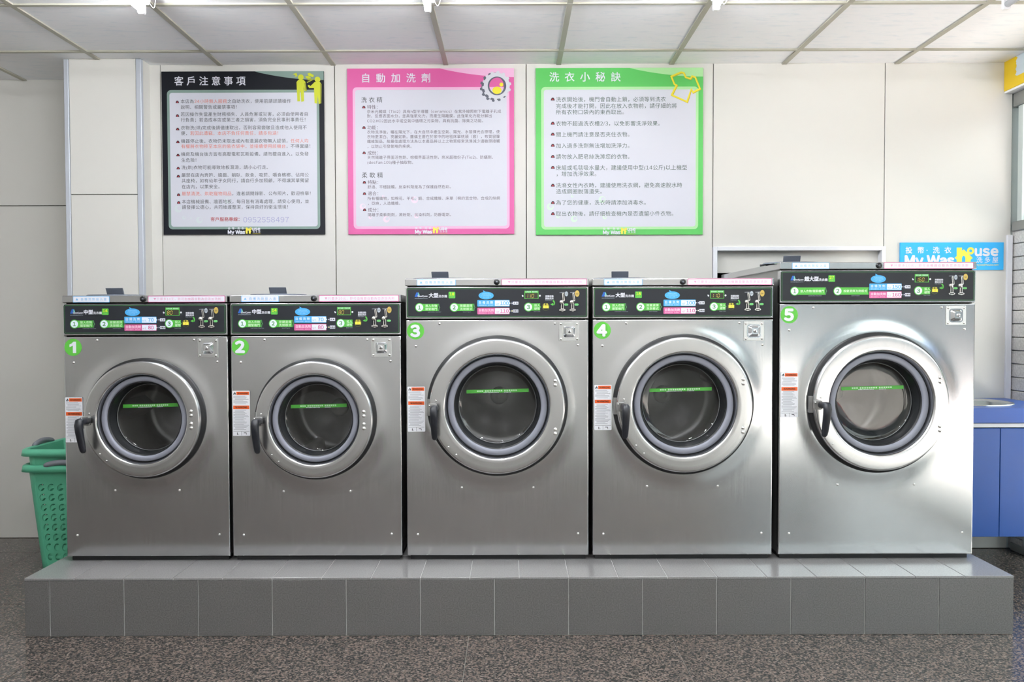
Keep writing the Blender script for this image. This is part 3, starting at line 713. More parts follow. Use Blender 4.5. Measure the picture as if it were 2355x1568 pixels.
COINBODY = mat('coin_chrome', (214, 212, 208), 0.25, 0.9)
def washer(no, x0, x1, split, ftop, cbot, ctop, dz, R, depth, title, badge, price, A, lbl, hinge, warn_z, longstep, knob, seed):
    W = x1-x0
    L = lambda z: z-PZ
    root = empty('washing_machine', ((x0+x1)/2, YM, PZ))
    tag(root, lbl, 'washing machine', 'front loading washers on the platform')
    zb = 0.020
    split, ftop, cbot, ctop, dz, warn_z = L(split), L(ftop), L(cbot), L(ctop), L(dz), L(warn_z)
    hx = W/2
    # cabinet shell (open at the front behind the panel)
    q = MB(); a = hx-0.006
    vs = [(-a, 0.016, zb), (a, 0.016, zb), (a, depth, zb), (-a, depth, zb), (-a, 0.016, cbot), (a, 0.016, cbot), (a, depth, cbot), (-a, depth, cbot)]
    q.add(vs, [(0, 4, 7, 3), (1, 2, 6, 5), (3, 7, 6, 2), (0, 3, 2, 1), (4, 5, 6, 7)], STEEL_SIDE); q.build('cabinet', root)
    q = MB(); q.box(-hx+0.012, hx-0.012, 0.02, depth-0.02, 0.0, zb, BLACK); q.build('plinth', root)
    # front panel and its screws
    fp = front_panel(W, zb+0.001, split-0.002, R, dz, seed).build('front_panel', root)
    yy = lambda x, z: relief(x, z, W, zb, split, R, dz, seed)
    scr = [(-hx+0.143, split-0.018), (hx-0.143, split-0.018), (-hx+0.042, split-0.113), (hx-0.045, split-0.110), (-0.153*W/0.776, dz-R-0.052), (0.152*W/0.776, dz-R-0.052), (-hx+0.046, zb+0.092), (hx-0.045, zb+0.094)]
    for sx_, sz_ in scr:
        q = MB(); q.dome(sx_, yy(sx_, sz_), sz_, 0.0056, RIVET); q.build('screw', fp)
    # number sticker
    nx, nz = -hx+0.041, split-0.048
    ny = min(yy(nx+dx, nz+dz_) for dx in (-.037, 0, .037) for dz_ in (-.037, 0, .037))-0.0006
    q = MB(); q.slab(circ(nx, nz, 0.0365, 40), ny, ny+0.0005, mat('sticker_green', (86, 178, 60), 0.45)); st = q.build('number_sticker', root)
    q = MB()
    if no == 1: q.flat([(nx-0.001, nz-0.024), (nx+0.013, nz-0.024), (nx+0.013, nz+0.024), (nx+0.002, nz+0.024), (nx-0.005, nz+0.017), (nx-0.015, nz+0.012), (nx-0.015, nz+0.001), (nx-0.007, nz+0.004), (nx-0.001, nz+0.008)], ny-0.0004, WHITE_PRINT)
    else: text(q, str(no), nx-0.001, nz, 0.062, ny-0.0004, WHITE_PRINT, 0.06, align='c', sx=1.05)
    q.build('numeral', st)
    # warning label
    wx0, wx1 = -hx+0.006, -hx+0.080
    wy = min(yy(wx, warn_z+d) for wx in (wx0, wx1) for d in (-.09, 0, .09))-0.0005
    q = MB(); q.slab(rr(wx0, warn_z-0.096, wx1, warn_z+0.096, 0.003, 2), wy, wy+0.0004, mat('label_paper', (232, 234, 240), 0.45)); wl_ = q.build('warning_label', root)
    zt = warn_z+0.096
    q = MB(); q.flat([(wx0+0.017, zt-0.018), (wx1-0.003, zt-0.018), (wx1-0.003, zt-0.004), (wx0+0.017, zt-0.004)], wy-0.0003, ORANGE)
    text(q, 'WARNING', (wx0+wx1)/2+0.007, zt-0.011, 0.0085, wy-0.0006, BLACK, 0.03, align='c'); q.build('warning_header', wl_)
    q = MB(); q.flat([(wx0+0.003, zt-0.078), (wx1-0.003, zt-0.078), (wx1-0.003, zt-0.063), (wx0+0.003, zt-0.063)], wy-0.0003, ORANGE)
    text(q, 'WARNING', (wx0+wx1)/2, zt-0.0705, 0.0095, wy-0.0006, BLACK, 0.03, align='c'); q.build('warning_header', wl_)
    q = MB(); q.flat([(wx0+0.004, zt-0.017), (wx0+0.013, zt-0.017), (wx0+0.0145, zt-0.012), (wx0+0.010, zt-0.004), (wx0+0.0085, zt-0.009), (wx0+0.0045, zt-0.012)], wy-0.0003, BLACK)
    q.flat(circ(wx0+0.0088, zt-0.0145, 0.0022, 8), wy-0.0005, WHITE_PRINT); q.build('flame_symbol', wl_)
    q = MB(); rnd = random.Random(3)
    zz_ = zt-0.023
    while zz_ > zt-0.170:
        if not (zt-0.082 < zz_ < zt-0.058):
            i0 = rnd.choice((0.004, 0.004, 0.010)); i1 = rnd.uniform(0.004, 0.03)
            q.flat([(wx0+i0, zz_-0.0009), (wx1-i1, zz_-0.0009), (wx1-i1, zz_+0.0009), (wx0+i0, zz_+0.0009)], wy-0.0003, INK_GREY)
        zz_ -= 0.0046
    q.flat([(wx0+0.003, zt-0.1735), (wx1-0.003, zt-0.1735), (wx1-0.003, zt-0.1725), (wx0+0.003, zt-0.1725)], wy-0.0003, INK)
    q.flat([((wx0+wx1)/2-0.0005, zt-0.19), ((wx0+wx1)/2+0.0005, zt-0.19), ((wx0+wx1)/2+0.0005, zt-0.173), ((wx0+wx1)/2-0.0005, zt-0.173)], wy-0.0003, INK)
    for bx_, pts in ((wx0+0.018, [(0, 0), (0.003, 0), (0.003, 0.010), (0, 0.010)]), (wx0+0.022, [(0, 0), (0.005, 0.003), (0.004, 0.004), (0, 0.0012)]), (wx0+0.047, [(0, 0.007), (0.011, 0.007), (0.011, 0.010), (0, 0.010)]), (wx0+0.056, [(0.001, 0.0), (0.0035, 0.004), (0.002, 0.007), (0.0, 0.007)])):
        q.flat([(bx_+px, zt-0.188+pz) for px, pz in pts], wy-0.0003, INK)
    q.build('fine_print', wl_)
    # coin box lock
    cx_, cz_ = hx-0.083, split-0.052
    cy_ = min(yy(cx_+dx, cz_+d) for dx in (-.04, 0, .04) for d in (-.04, 0, .04))-0.001
    q = MB(); q.slab([(cx_-0.043, cz_-0.041), (cx_+0.043, cz_-0.041), (cx_+0.043, cz_+0.041), (cx_-0.043, cz_+0.041)], cy_-0.0025, cy_+0.004, steel('lock_plate_steel', (214, 216, 216), 0.3)); cl_ = q.build('coin_box_plate', root)
    bevel(cl_, 0.0012, 2)
    for dx in (-1, 1):
        for d in (-1, 1):
            q = MB(); q.dome(cx_+dx*0.034, cy_-0.0025, cz_+d*0.032, 0.0058, RIVET); q.build('rivet', cl_)
    q = MB(); q.ring2d(rr(cx_-0.029, cz_-0.030, cx_+0.029, cz_+0.028, 0.012, 5), rr(cx_-0.024, cz_-0.025, cx_+0.024, cz_+0.023, 0.009, 5), cy_-0.0035, CHROME)
    o_, i_ = rr(cx_-0.024, cz_-0.025, cx_+0.024, cz_+0.023, 0.009, 5), rr(cx_-0.013, cz_-0.013, cx_+0.015, cz_+0.014, 0.004, 5)
    n_ = len(o_); q.add([(x, cy_-0.0035, z) for x, z in o_]+[(x, cy_-0.018, z) for x, z in i_], [(i, (i+1) % n_, (i+1) % n_+n_, i+n_) for i in range(n_)], CHROME, True)
    q.add([(x, cy_-0.018, z) for x, z in i_], [list(range(n_))], CHROME); q.build('lock_housing', cl_)
    q = MB(); q.lathe([(0.0075, cy_-0.018), (0.0075, cy_-0.0215), (0.0068, cy_-0.0225), (0.0005, cy_-0.0225)], CHROME, 18, cx_+0.001, cz_); q.box(cx_-0.0005, cx_+0.0025, cy_-0.0228, cy_-0.0222, cz_-0.004, cz_+0.004, BLACK); q.build('key_cylinder', cl_)
    # control head frame and cap
    q = MB(); q.box(-hx, hx, 0.0, 0.03, split+0.002, ftop, STEEL); bevel(q.build('control_head', root), 0.003, 2)
    q = MB(); q.box(-hx-0.002, hx+0.002, -0.004, depth, cbot, ctop, STEEL); cap = bevel(q.build('top_cap', root), 0.0035, 2)
    q = MB(); q.lathe([(0.0125, -0.004), (0.0125, -0.008), (0.010, -0.010), (0.0005, -0.010)], BLACKGLOSS, 20, A['lock']*W-hx, (cbot+ctop)/2); q.lathe([(0.004, -0.0101), (0.004, -0.0115), (0.0003, -0.0115)], FLAP, 12, A['lock']*W-hx, (cbot+ctop)/2); q.build('cap_lock', cap)
    zc = (cbot+ctop)/2
    def strip(f0, f1, edge, t, m, nm):
        xa, xb = f0*W-hx, f1*W-hx
        q = MB(); q.slab(rr(xa, zc-0.0135, xb, zc+0.0135, 0.002, 2), -0.0048, -0.0042, edge); q.flat(rr(xa+0.0022, zc-0.0113, xb-0.0022, zc+0.0113, 0.0016, 2), -0.0051, WHITE_PRINT)
        w_ = xb-xa
        text(q, t, xa+w_*0.07, zc, 0.0125, -0.0054, m, 0.0, width=w_*0.88)
        q.build(nm, cap)
    strip(A['bl'][0], A['bl'][1], BLUE_PALE, '▲ 自備洗劑投入盒', BLUE_PALE, 'detergent_sticker')
    strip(A['pk'][0], A['pk'][1], PINK, '▼只要多10元，即可由機器自動為您添加洗劑', PINK_PALE, 'surcharge_sticker')
    # detergent box on top
    fx = A['flap']*W-hx
    q = MB(); q.add(*[(lambda o1, o2: ([(x, y, ctop) for x, y in o1]+[(x, y, ctop+0.007) for x, y in o2], [(i, (i+1) % 40, (i+1) % 40+40, i+40) for i in range(40)]+[list(range(40, 80))]))(
        [(fx+0.13*math.cos(2*PI*k/40), 0.135+0.09*math.sin(2*PI*k/40)) for k in range(40)], [(fx+0.12*math.cos(2*PI*k/40), 0.135+0.08*math.sin(2*PI*k/40)) for k in range(40)])][0], FLAP)
    dl = q.build('detergent_lid', root)
    q = MB()
    fw = 0.037; vs = []
    for yb_, t_ in ((0.10, 0), (0.104, 0)):
        pass
    q.add([(fx-fw, 0.130, ctop+0.006), (fx+fw, 0.130, ctop+0.006), (fx+fw, 0.138, ctop+0.006), (fx-fw, 0.138, ctop+0.006), (fx-fw-0.002, 0.118, ctop+0.037), (fx+fw-0.001, 0.118, ctop+0.037), (fx+fw-0.001, 0.126, ctop+0.037), (fx-fw-0.002, 0.126, ctop+0.037)],
          [(0, 1, 5, 4), (1, 2, 6, 5), (2, 3, 7, 6), (3, 0, 4, 7), (4, 5, 6, 7), (0, 3, 2, 1)], FLAP); bevel(q.build('lid_flap', dl), 0.002, 2)
    # control panel with its print
    px0, px1, pz0, pz1 = -hx+0.0045, hx-0.0055, split+0.0085, ftop-0.004
    PW = px1-px0
    q = MB(); q.slab(rr(px0, pz0, px1, pz1, 0.007, 5), -0.0025, 0.001, GREEN_DARK); cpn = q.build('control_panel', root)
    q = MB(); q.flat(rr(px0+0.0035, pz0+0.0035, px1-0.0035, pz1-0.0035, 0.005, 5), -0.0028, GREEN_LINE); q.flat(rr(px0+0.0047, pz0+0.0047, px1-0.0047, pz1-0.0047, 0.0042, 5), -0.0030, PANEL_BLACK); q.build('panel_face', cpn)
    y0 = -0.0033; y1 = -0.0036; y2 = -0.0039
    U = lambda f, du=0: px0+f*PW+du*K
    V = lambda v: pz1-(v-318)*K*(pz1-pz0)/(400*K)
    q = MB()
    lx = U(A['logo'])
    bl1, bl2 = mat('logo_blue', (34, 92, 176), 0.4), mat('logo_teal', (120, 200, 190), 0.4)
    q.flat([(lx+0*K, V(440)), (lx+36*K, V(440)), (lx+52*K, V(378)), (lx+24*K, V(378))], y0, bl1)
    q.flat([(lx+52*K, V(378)), (lx+66*K, V(420)), (lx+50*K, V(430)), (lx+38*K, V(390))][::-1], y0, bl2)
    text(q, 'SpeedQueen', lx+36*K, V(430), 26*K, y1, WHITE_PRINT, 0.02, width=130*K)
    text(q, 'www.speedqueen.com.tw', lx, V(459), 15*K, y1, SILVER, 0, width=166*K); q.build('maker_logo', cpn)
    q = MB()
    xt = text(q, title, U(A['title']), V(420), 62*K, y0, WHITE_PRINT, 0.04)
    text(q, '洗衣機', xt, V(432), 38*K, y0, WHITE_PRINT, 0.015); q.build('size_title', cpn)
    q = MB()
    text(q, '按鍵啟動', U(A['push']), V(436), 27*K, y0, WHITE_PRINT, 0.02); text(q, '開始洗衣', U(A['push']), V(466), 27*K, y0, WHITE_PRINT, 0.02); text(q, 'Push Start', U(A['push']), V(490), 14*K, y0, SILVER)
    q.build('lettering', cpn)
    q = MB(); bx0 = U(A['badge']); q.flat(rr(bx0, V(460), bx0+86*K, V(372), 10*K, 3), y0, GREEN); text(q, badge, bx0+43*K, V(402), 48*K, y1, LIME, 0.03, align='c'); text(q, '公斤', bx0+43*K, V(440), 22*K, y1, mat('print_badge_pale', (150, 206, 90), 0.4), 0.0, align='c'); q.build('capacity_badge', cpn)
    def step(nm, n, f, lines, wd, v=582):
        cx = U(f)
        q = MB()
        q.flat([(cx, V(v+48)), (cx+wd*K, V(v+48)), (cx+wd*K, V(v-48)), (cx, V(v-48))], y0, GREEN)
        q.flat(circ(cx, V(v), 57*K, 28), y0-0.0001, GREEN); q.flat(circ(cx, V(v), 47*K, 28), y1, LIGHT_PRINT)
        text(q, str(n), cx, V(v), 66*K, y2, mat('print_step_green', (64, 134, 64), 0.4), 0.03, align='c')
        e = cx+wd*K
        if n < 3: q.flat([(e+3*K, V(v-50)), (e+12*K, V(v-50)), (e+18*K, V(v-14)), (e+28*K, V(v)), (e+18*K, V(v+14)), (e+12*K, V(v+50)), (e+3*K, V(v+50)), (e+9*K, V(v+12)), (e+17*K, V(v)), (e+9*K, V(v-12))][::-1], y0, GREEN_LINE)
        else: q.flat([(e, V(v-14)), (e+12*K, V(v)), (e, V(v+14))][::-1], y0, GREEN)
        if len(lines) == 2:
            for t, dv in zip(lines, (-22, 22)): text(q, t, cx+74*K, V(v+dv), 37*K, y1, mat('print_mint', (222, 240, 214), 0.4), 0.005, width=(wd-84)*K if n < 3 else None)
        else: text(q, lines[0], cx+72*K, V(v), 36*K, y1, mat('print_mint', (222, 240, 214), 0.4), 0.01, width=(wd-84)*K)
        text(q, ('Load Clothes / Close Door', 'Select Program', 'Insert Coins')[n-1], cx+(wd*0.45)*K, V(v+62), 12*K, y0, SILVER); q.build(nm, cpn)
    if longstep:
        step('step_badge', 1, A['c1'], ['放入衣物/關緊機門'], 390); step('step_badge', 2, A['c2'], ['按鍵選擇洗劑模式'], 390)
    else:
        step('step_badge', 1, A['c1'], ['放入衣物', '關緊機門'], 238); step('step_badge', 2, A['c2'], ['按鍵選擇', '洗劑模式'], 245)
    step('step_badge', 3, A['c3'], ['投入', '硬幣'], 150, 580)
    q = MB(); bcx = U(A['bub'])
    q.flat(circ(bcx, V(424), 97*K, 32, 49*K), y0, BLUE); q.flat([(bcx-40*K, V(352)), (bcx+2*K, V(378)), (bcx-34*K, V(384))][::-1], y0-0.0001, BLUE)
    for t, v in (('自備洗劑請由', 402), ('上方洗劑投料盒', 424), ('投入洗劑', 446)): text(q, t, bcx, V(v), 19*K, y1, mat('print_bubble', (150, 206, 240), 0.4), 0.0, align='c')
    q.build('speech_bubble', cpn)
    for (v, colr, t, pr, nt_) in ((528, BLUE, '自備洗劑', price[0], '洗 滌'), (633, PINK, '自動加洗劑', price[1], '自動加')):
        q = MB(); xa = U(A['box'])
        q.flat(rr(xa, V(v+44), xa+415*K, V(v-44), 8*K, 3), y0, colr)
        q.flat([(xa+415*K, V(v-14)), (xa+427*K, V(v)), (xa+415*K, V(v+14))][::-1], y0, LIGHT_PRINT)
        q.flat(rr(xa+226*K, V(v+37), xa+411*K, V(v-37), 6*K, 3), y0-0.0002, LIGHT_PRINT)
        pale = mat('print_tagtext_'+('blue' if colr is BLUE else 'pink'), (214, 234, 250) if colr is BLUE else (248, 214, 232), 0.4)
        text(q, t, xa+14*K, V(v-10), 40*K, y1, pale, 0.015, width=200*K)
        text(q, '使用自備洗劑，投幣洗衣' if colr is BLUE else '使用自動加劑，投幣洗衣', xa+18*K, V(v+27), 15*K, y1, pale, 0.0, width=188*K)
        text(q, 'NT.', xa+236*K, V(v+14), 32*K, y1, colr, 0.0, width=56*K); text(q, pr, xa+(304 if len(pr) < 3 else 292)*K, V(v), 60*K, y1, colr, 0.025, width=(78 if len(pr) < 3 else 114)*K)
        q.build('price_tag', cpn)
        q = MB(); tx = U(A['box'])+(438+0)*K+ (0)*K
        q.flat(rr(tx, V(v+26), tx+92*K, V(v-26), 5*K, 2), y0, mat('print_navy', (40, 48, 72), 0.4)); q.flat(rr(tx+22*K, V(v+20), tx+90*K, V(v-20), 3*K, 2), y0-0.0002, WHITE_PRINT)
        text(q, nt_, tx+56*K, V(v), 22*K, y1-0.0002, INK, 0.02, align='c'); q.flat(circ(tx+9*K, V(v), 7*K, 10), y1, LEDDOT if (colr is PINK and no in (2, 3, 4)) else WHITE_PRINT); q.build('mode_button', cpn)
    # display
    q = MB(); dx0 = U(A['disp']); dx1 = dx0+180*K
    q.flat([(dx0, V(470)), (dx1, V(470)), (dx1, V(360)), (dx0, V(360))], y0, GREEN)
    q.flat([(dx0+8*K, V(463)), (dx1-8*K, V(463)), (dx1-8*K, V(392)), (dx0+8*K, V(392))], y1, LEDBACK)
    text(q, '投幣金額', dx0+12*K, V(375), 18*K, y1, LIGHT_PRINT); text(q, '剩餘時間', dx1-84*K, V(375), 18*K, y1, LIGHT_PRINT)
    s_ = price[1]; hpx = dx0+(16 if len(s_) > 2 else 22)*K
    for c in s_: seven(q, c, hpx, V(455), 46*K, y2, LED); hpx += 38*K
    q.flat(circ(dx0-22*K, V(432), 10*K, 10), y0, WHITE_PRINT); q.flat(circ(dx0-28*K, V(424), 7*K, 10), y0, WHITE_PRINT); q.flat(circ(dx1+18*K, V(428), 12*K, 12), y0, WHITE_PRINT)
    q.build('display', cpn)
    # start button and arrow
    q = MB(); bx0 = U(A['btn']); q.flat(circ(bx0, V(578), 48*K, 24), y0, mat('print_olive', (86, 96, 44), 0.4)); q.flat(circ(bx0, V(578), 43*K, 24), y0-0.0001, PANEL_BLACK)
    q.slab([(bx0-33*K, V(598)), (bx0+37*K, V(598)), (bx0+37*K, V(560)), (bx0-33*K, V(560))], -0.0060, -0.0032, YELLOW)
    q.ring2d(circ(bx0+2*K, V(579), 9*K, 14), circ(bx0+2*K, V(579), 6*K, 14), -0.0063, ORANGE)
    text(q, '啟 動', bx0+2*K, V(545), 26*K, y1, YELLOW, 0.01, align='c'); q.build('start_button', cpn)
    q = MB(); ax = U(A['arr'])
    arc = [(ax-4*K+34*K*math.sin(t), V(526)+40*K*math.cos(t)) for t in [0.25+2.2*i/8 for i in range(9)]]; arc2 = [(ax-8*K+22*K*math.sin(t), V(528)+26*K*math.cos(t)) for t in [0.25+2.2*i/8 for i in range(9)]]
    for i in range(8): q.flat([arc[i], arc[i+1], arc2[i+1], arc2[i]][::-1], y0, GREEN)
    q.flat([(ax-32*K, V(546)), (ax+6*K, V(562)), (ax+4*K, V(526))], y0, GREEN); q.build('arrow_mark', cpn)
    # coin slots
    for f, cf, coin, lab in ((A['s1'], 0, SILVER, '10'), (A['s2'], 0, GOLD, '50')):
        sx_ = U(f); q = MB()
        q.slab([(sx_-18*K, V(612)), (sx_+20*K, V(612)), (sx_+18*K, V(520)), (sx_-16*K, V(520))], -0.0062, -0.003, COINBODY)
        q.flat([(sx_-8*K, V(602)), (sx_+11*K, V(602)), (sx_+10*K, V(540)), (sx_-7*K, V(540))], -0.0065, BLACK)
        q.slab([(sx_-8*K, V(518)), (sx_+30*K, V(500)), (sx_+34*K, V(488)), (sx_+22*K, V(398)), (sx_+12*K, V(390)), (sx_-2*K, V(398)), (sx_-1*K, V(420)), (sx_+6*K, V(480))], -0.0058, -0.003, COINBODY)
        q.flat([(sx_+9*K, V(404)), (sx_+15*K, V(404)), (sx_+25*K, V(486)), (sx_+14*K, V(492))][::-1], -0.0061, BLACK)
        q.lathe([(29*K, -0.003), (28*K, -0.009), (20*K, -0.0135), (8*K, -0.0155), (0.5*K, -0.016)], COINBODY, 20, sx_-12*K, V(515))
        q.slab([(sx_-40*K, V(616)), (sx_-20*K, V(606)), (sx_+22*K, V(606)), (sx_+40*K, V(612)), (sx_+40*K, V(628)), (sx_+20*K, V(634)), (sx_+2*K, V(642)), (sx_-16*K, V(634)), (sx_-38*K, V(630))][::-1], -0.0075, -0.003, COINBODY)
        q.flat([(sx_-26*K, V(627)), (sx_-26*K, V(617)), (sx_+26*K, V(617)), (sx_+26*K, V(627))][::-1], -0.0078, BLACK)
        q.build('coin_slot', cpn)
        ccx = sx_+(54 if lab == '10' else 60)*K; cr = 24 if lab == '10' else 32
        q = MB(); q.flat(circ(ccx, V(404 if lab == '10' else 400), cr*K*0.9, 24, cr*K*1.3), y0, coin); text(q, lab, ccx, V(403), 24*K, y1, INK, 0.02, align='c'); text(q, lab+'元投幣口', ccx-90*K, V(386), 13*K, y0, WHITE_PRINT); q.build('coin_mark', cpn)
        q = MB(); q.flat(rr(sx_+26*K, V(562), sx_+78*K, V(534), 13*K, 4), y0, mat('print_pill', (120, 206, 128), 0.4)); text(q, '退幣', sx_+52*K, V(548), 17*K, y1, GREEN, 0, align='c'); q.build('return_mark', cpn)
    # ---------------- door
    q = MB(); q.lathe([(R*0.60, 0.004), (R*0.60, -0.018), (R*0.988, -0.018), (R, -0.015), (R, 0.002)][::-1], BLACK, 96, 0, dz); q.build('door_gasket', root)
    prof = [(0.948, -0.017), (0.955, -0.022), (0.9555, -0.030), (0.955, -0.040), (0.951, -0.0455), (0.943, -0.0488), (0.931, -0.0500), (0.920, -0.0503), (0.86, -0.0503), (0.80, -0.0503), (0.762, -0.0503), (0.752, -0.0498), (0.743, -0.0482), (0.735, -0.0450), (0.729, -0.0400), (0.725, -0.034), (0.715, -0.022)]
    q = MB(); q.lathe([(r*R, y) for r, y in prof], STEEL_DOOR, 128, 0, dz); dr = q.build('door_ring', root)
    q = MB(); q.lathe([(0.714*R, -0.012), (0.702*R, -0.024), (0.692*R, -0.027), (0.640*R, -0.027), (0.624*R, -0.025), (0.616*R, -0.018), (0.60*R, 0.000)], GASKET, 96, 0, dz); q.build('glass_seal', root)
    q = MB(); q.lathe([(0.568*R, 0.034), (0.560*R, 0.040), (0.50*R, 0.0430), (0.40*R, 0.0445), (0.2*R, 0.0455), (0.001*R, 0.046)], DOORGLASS, 96, 0, dz); gl = q.build('door_glass', root)
    q = MB(); q.lathe([(0.566*R, 0.040), (0.560*R, 0.036), (0.552*R, 0.038), (0.552*R, 0.042)], mat('glass_rim_grey', (120, 122, 124), 0.35, 0.6), 96, 0, dz); q.build('glass_rim', root)
    q = MB(); q.lathe([(0.605*R, -0.016), (0.598*R, 0.0), (0.582*R, 0.026), (0.568*R, 0.036), (0.580*R, 0.060)], mat('bowl_side_dark', (44, 46, 48), 0.3), 72, 0, dz); q.build('door_bowl', root)
    # strip sticker on the glass
    sw_, sh = 0.268*R/0.2985*(1.0 if R > 0.28 else 1.04)/2, 0.0075
    sz0 = dz+0.062*R/0.2985-0.004; sy = 0.0414; tl = 0.022
    q = MB(); q.slab([(-sw_, sz0-sh-sw_*tl), (sw_, sz0-sh+sw_*tl), (sw_, sz0+sh+sw_*tl), (-sw_, sz0+sh-sw_*tl)], sy, sy+0.001, GREEN); ds = q.build('door_sticker', root)
    q = MB(); rnd = random.Random(5); xx = -sw_*0.66
    for grp in (3, 8, 6):
        for _ in range(grp):
            w_ = sw_*0.05; zz0 = sz0+xx*tl
            q.flat([(xx, zz0-0.002), (xx+w_, zz0-0.002), (xx+w_, zz0+0.0045), (xx+w_*0.55, zz0+0.0045), (xx+w_*0.5, zz0+0.001), (xx+w_*0.4, zz0+0.0045), (xx, zz0+0.0045)], sy-0.0004, mat('print_strip', (190, 226, 190), 0.4)); xx += sw_*0.072
        xx += sw_*0.04
    xx = -sw_*0.45
    for grp in (11, 0, 5):
        for _ in range(grp): q.flat([(xx, sz0-0.0075+xx*tl), (xx+sw_*0.03, sz0-0.0075+xx*tl), (xx+sw_*0.03, sz0-0.0045+xx*tl), (xx, sz0-0.0045+xx*tl)], sy-0.0004, WHITE_PRINT); xx += sw_*0.046
        xx += sw_*0.08
    q.build('fine_print', ds)
    # drum
    q = MB(); DR = min(R*0.86, hx-0.03)
    q.lathe([(0.60*R, 0.060), (0.64*R, 0.056), (0.66*R, 0.066), (DR*0.97, 0.085), (DR, 0.10), (DR, 0.44), (DR*0.97, 0.47), (DR*0.80, 0.485), (DR*0.55, 0.470), (DR*0.30, 0.462), (DR*0.16, 0.460), (0.001, 0.460)], DRUM, 72, 0, dz); dm = q.build('drum', root)
    q = MB(); q.lathe([(0.042, 0.460), (0.042, 0.450), (0.039, 0.444), (0.033, 0.4385), (0.024, 0.4345), (0.013, 0.4325), (0.012, 0.429), (0.0005, 0.4285)], HUB, 32, 0, dz); q.build('drum_hub', dm)
    for j in range(3):
        a0 = 2*PI*j/3+seed; q = MB(); pts = []
        for t, rr_ in ((-0.22, 0.99), (-0.10, 0.80), (0.0, 0.76), (0.10, 0.80), (0.22, 0.99)): pts.append((DR*rr_*math.cos(a0+t), dz+DR*rr_*math.sin(a0+t)))
        q.add([(x, 0.11, z) for x, z in pts]+[(x, 0.45, z) for x, z in pts], [(i, i+1, i+6, i+5) for i in range(4)], DRUM, True); q.build('drum_lifter', dm)
    # handle
    hp = -0.90*R
    q = MB(); q.slab(rr(hp-0.020, dz-0.024, hp+0.016, dz+0.014, 0.006, 3), -0.060, -0.048, STEEL_SIDE); hb = bevel(q.build('handle_bracket', root), 0.002, 2)
    q = MB()
    def rod(path):
        vs = []; n = 16
        for (px, py, pz, wx, wy, ang) in path:
            for k_ in range(n):
                a = 2*PI*k_/n; ca, sa = math.cos(a), math.sin(a)
                ca = math.copysign(abs(ca)**0.75, ca); sa = math.copysign(abs(sa)**0.75, sa)
                vs.append((px+wx*ca, py+wy*sa*math.cos(ang), pz+wy*sa*math.sin(ang)))
        m_ = len(path)
        fs = [(j*n+k_, (j+1)*n+k_, (j+1)*n+(k_+1) % n, j*n+(k_+1) % n) for j in range(m_-1) for k_ in range(n)]
        fs += [list(range(n)), [(m_-1)*n+k_ for k_ in range(n-1, -1, -1)]]
        q.add(vs, fs, PLASTIC, True)
    gx = hp+0.010
    rod([(gx, -0.058, dz-0.004, 0.013, 0.013, PI/2), (gx, -0.090, dz-0.002, 0.0145, 0.014, PI/2), (gx, -0.112, dz-0.001, 0.0155, 0.0145, PI/2), (gx, -0.124, dz-0.004, 0.016, 0.017, 2.1), (gx, -0.128, dz-0.018, 0.016, 0.016, 2.8), (gx, -0.124, dz-0.040, 0.0155, 0.014, PI), (gx, -0.114, dz-0.075, 0.0145, 0.012, PI), (gx, -0.103, dz-0.108, 0.0135, 0.011, PI), (gx, -0.098, dz-0.125, 0.0115, 0.009, PI), (gx, -0.096, dz-0.133, 0.006, 0.005, PI)])
    q.build('handle', root)
    for dx_, dz_ in ((0.012, 0.026), (-0.014, 0.006)):
        q = MB(); q.dome(hp+dx_, -0.0500 if dx_ > 0 else -0.0605, dz+dz_, 0.0042, RIVET); q.build('rivet', hb)
    q = MB(); q.box(-R*0.995, -R*0.93, -0.030, -0.011, dz-0.040, dz+0.03, STEEL_SIDE); q.build('latch_plate', root)
    for dz_ in hinge:
        q = MB(); q.dome(0.815*R, -0.050, dz+dz_, 0.0082, RIVET, 14); q.build('rivet', dr)
    for th in (219.5, 229.5):
        q = MB(); q.dome(0.89*R*math.cos(math.radians(th)), -0.0497, dz+0.89*R*math.sin(math.radians(th)), 0.0042, RIVET); q.build('rivet', dr)
    if knob:
        q = MB(); q.lathe([(0.001, 0), (0.018, 0), (0.018, 0.01), (0.001, 0.01)], BLACK, 16); o = q.build('cap_plug', cap); o.location = (-hx+0.02, 0.28, ctop); o.rotation_euler[0] = PI/2
        q = MB(); q.box(hx-0.006, hx+0.014, 0.10, 0.125, split-0.105, split+0.10, BLACK); q.build('side_conduit', root)
    return root

A12 = dict(logo=.040, title=.123, badge=.2366, c1=.066, c2=.2495, bub=.4245, box=.374, disp=.629, c3=.651, btn=.7528, push=.7528, arr=.796, s1=.8527, s2=.912, lock=.492, bl=(.066, .288), pk=(.522, .990), flap=.230)
A34 = dict(logo=.044, title=.122, badge=.232, c1=.071, c2=.263, bub=.440, box=.391, disp=.652, c3=.674, btn=.7696, push=.7673, arr=.808, s1=.861, s2=.918, lock=.498, bl=(.062, .275), pk=(.525, .990), flap=.175)
A5 = dict(logo=.048, title=.120, badge=.244, c1=.0707, c2=.293, bub=.502, box=.456, disp=.690, c3=.7096, btn=.793, push=.7934, arr=.828, s1=.880, s2=.928, lock=.503, bl=(.060, .250), pk=(.528, .985), flap=.115)
H1 = (0.034, 0.016, -0.018, -0.036); H3 = (0.108, 0.090, -0.096, -0.114)
washer(1, -1.904, -1.207, 1.198, 1.335, 1.3385, 1.369, 0.848, 0.2565, 0.84, '中型', '14', ('70', '80'), A12, 'steel washer with green number 1 sticker beside the mint baskets', H1, 0.842, False, False, 1.0)
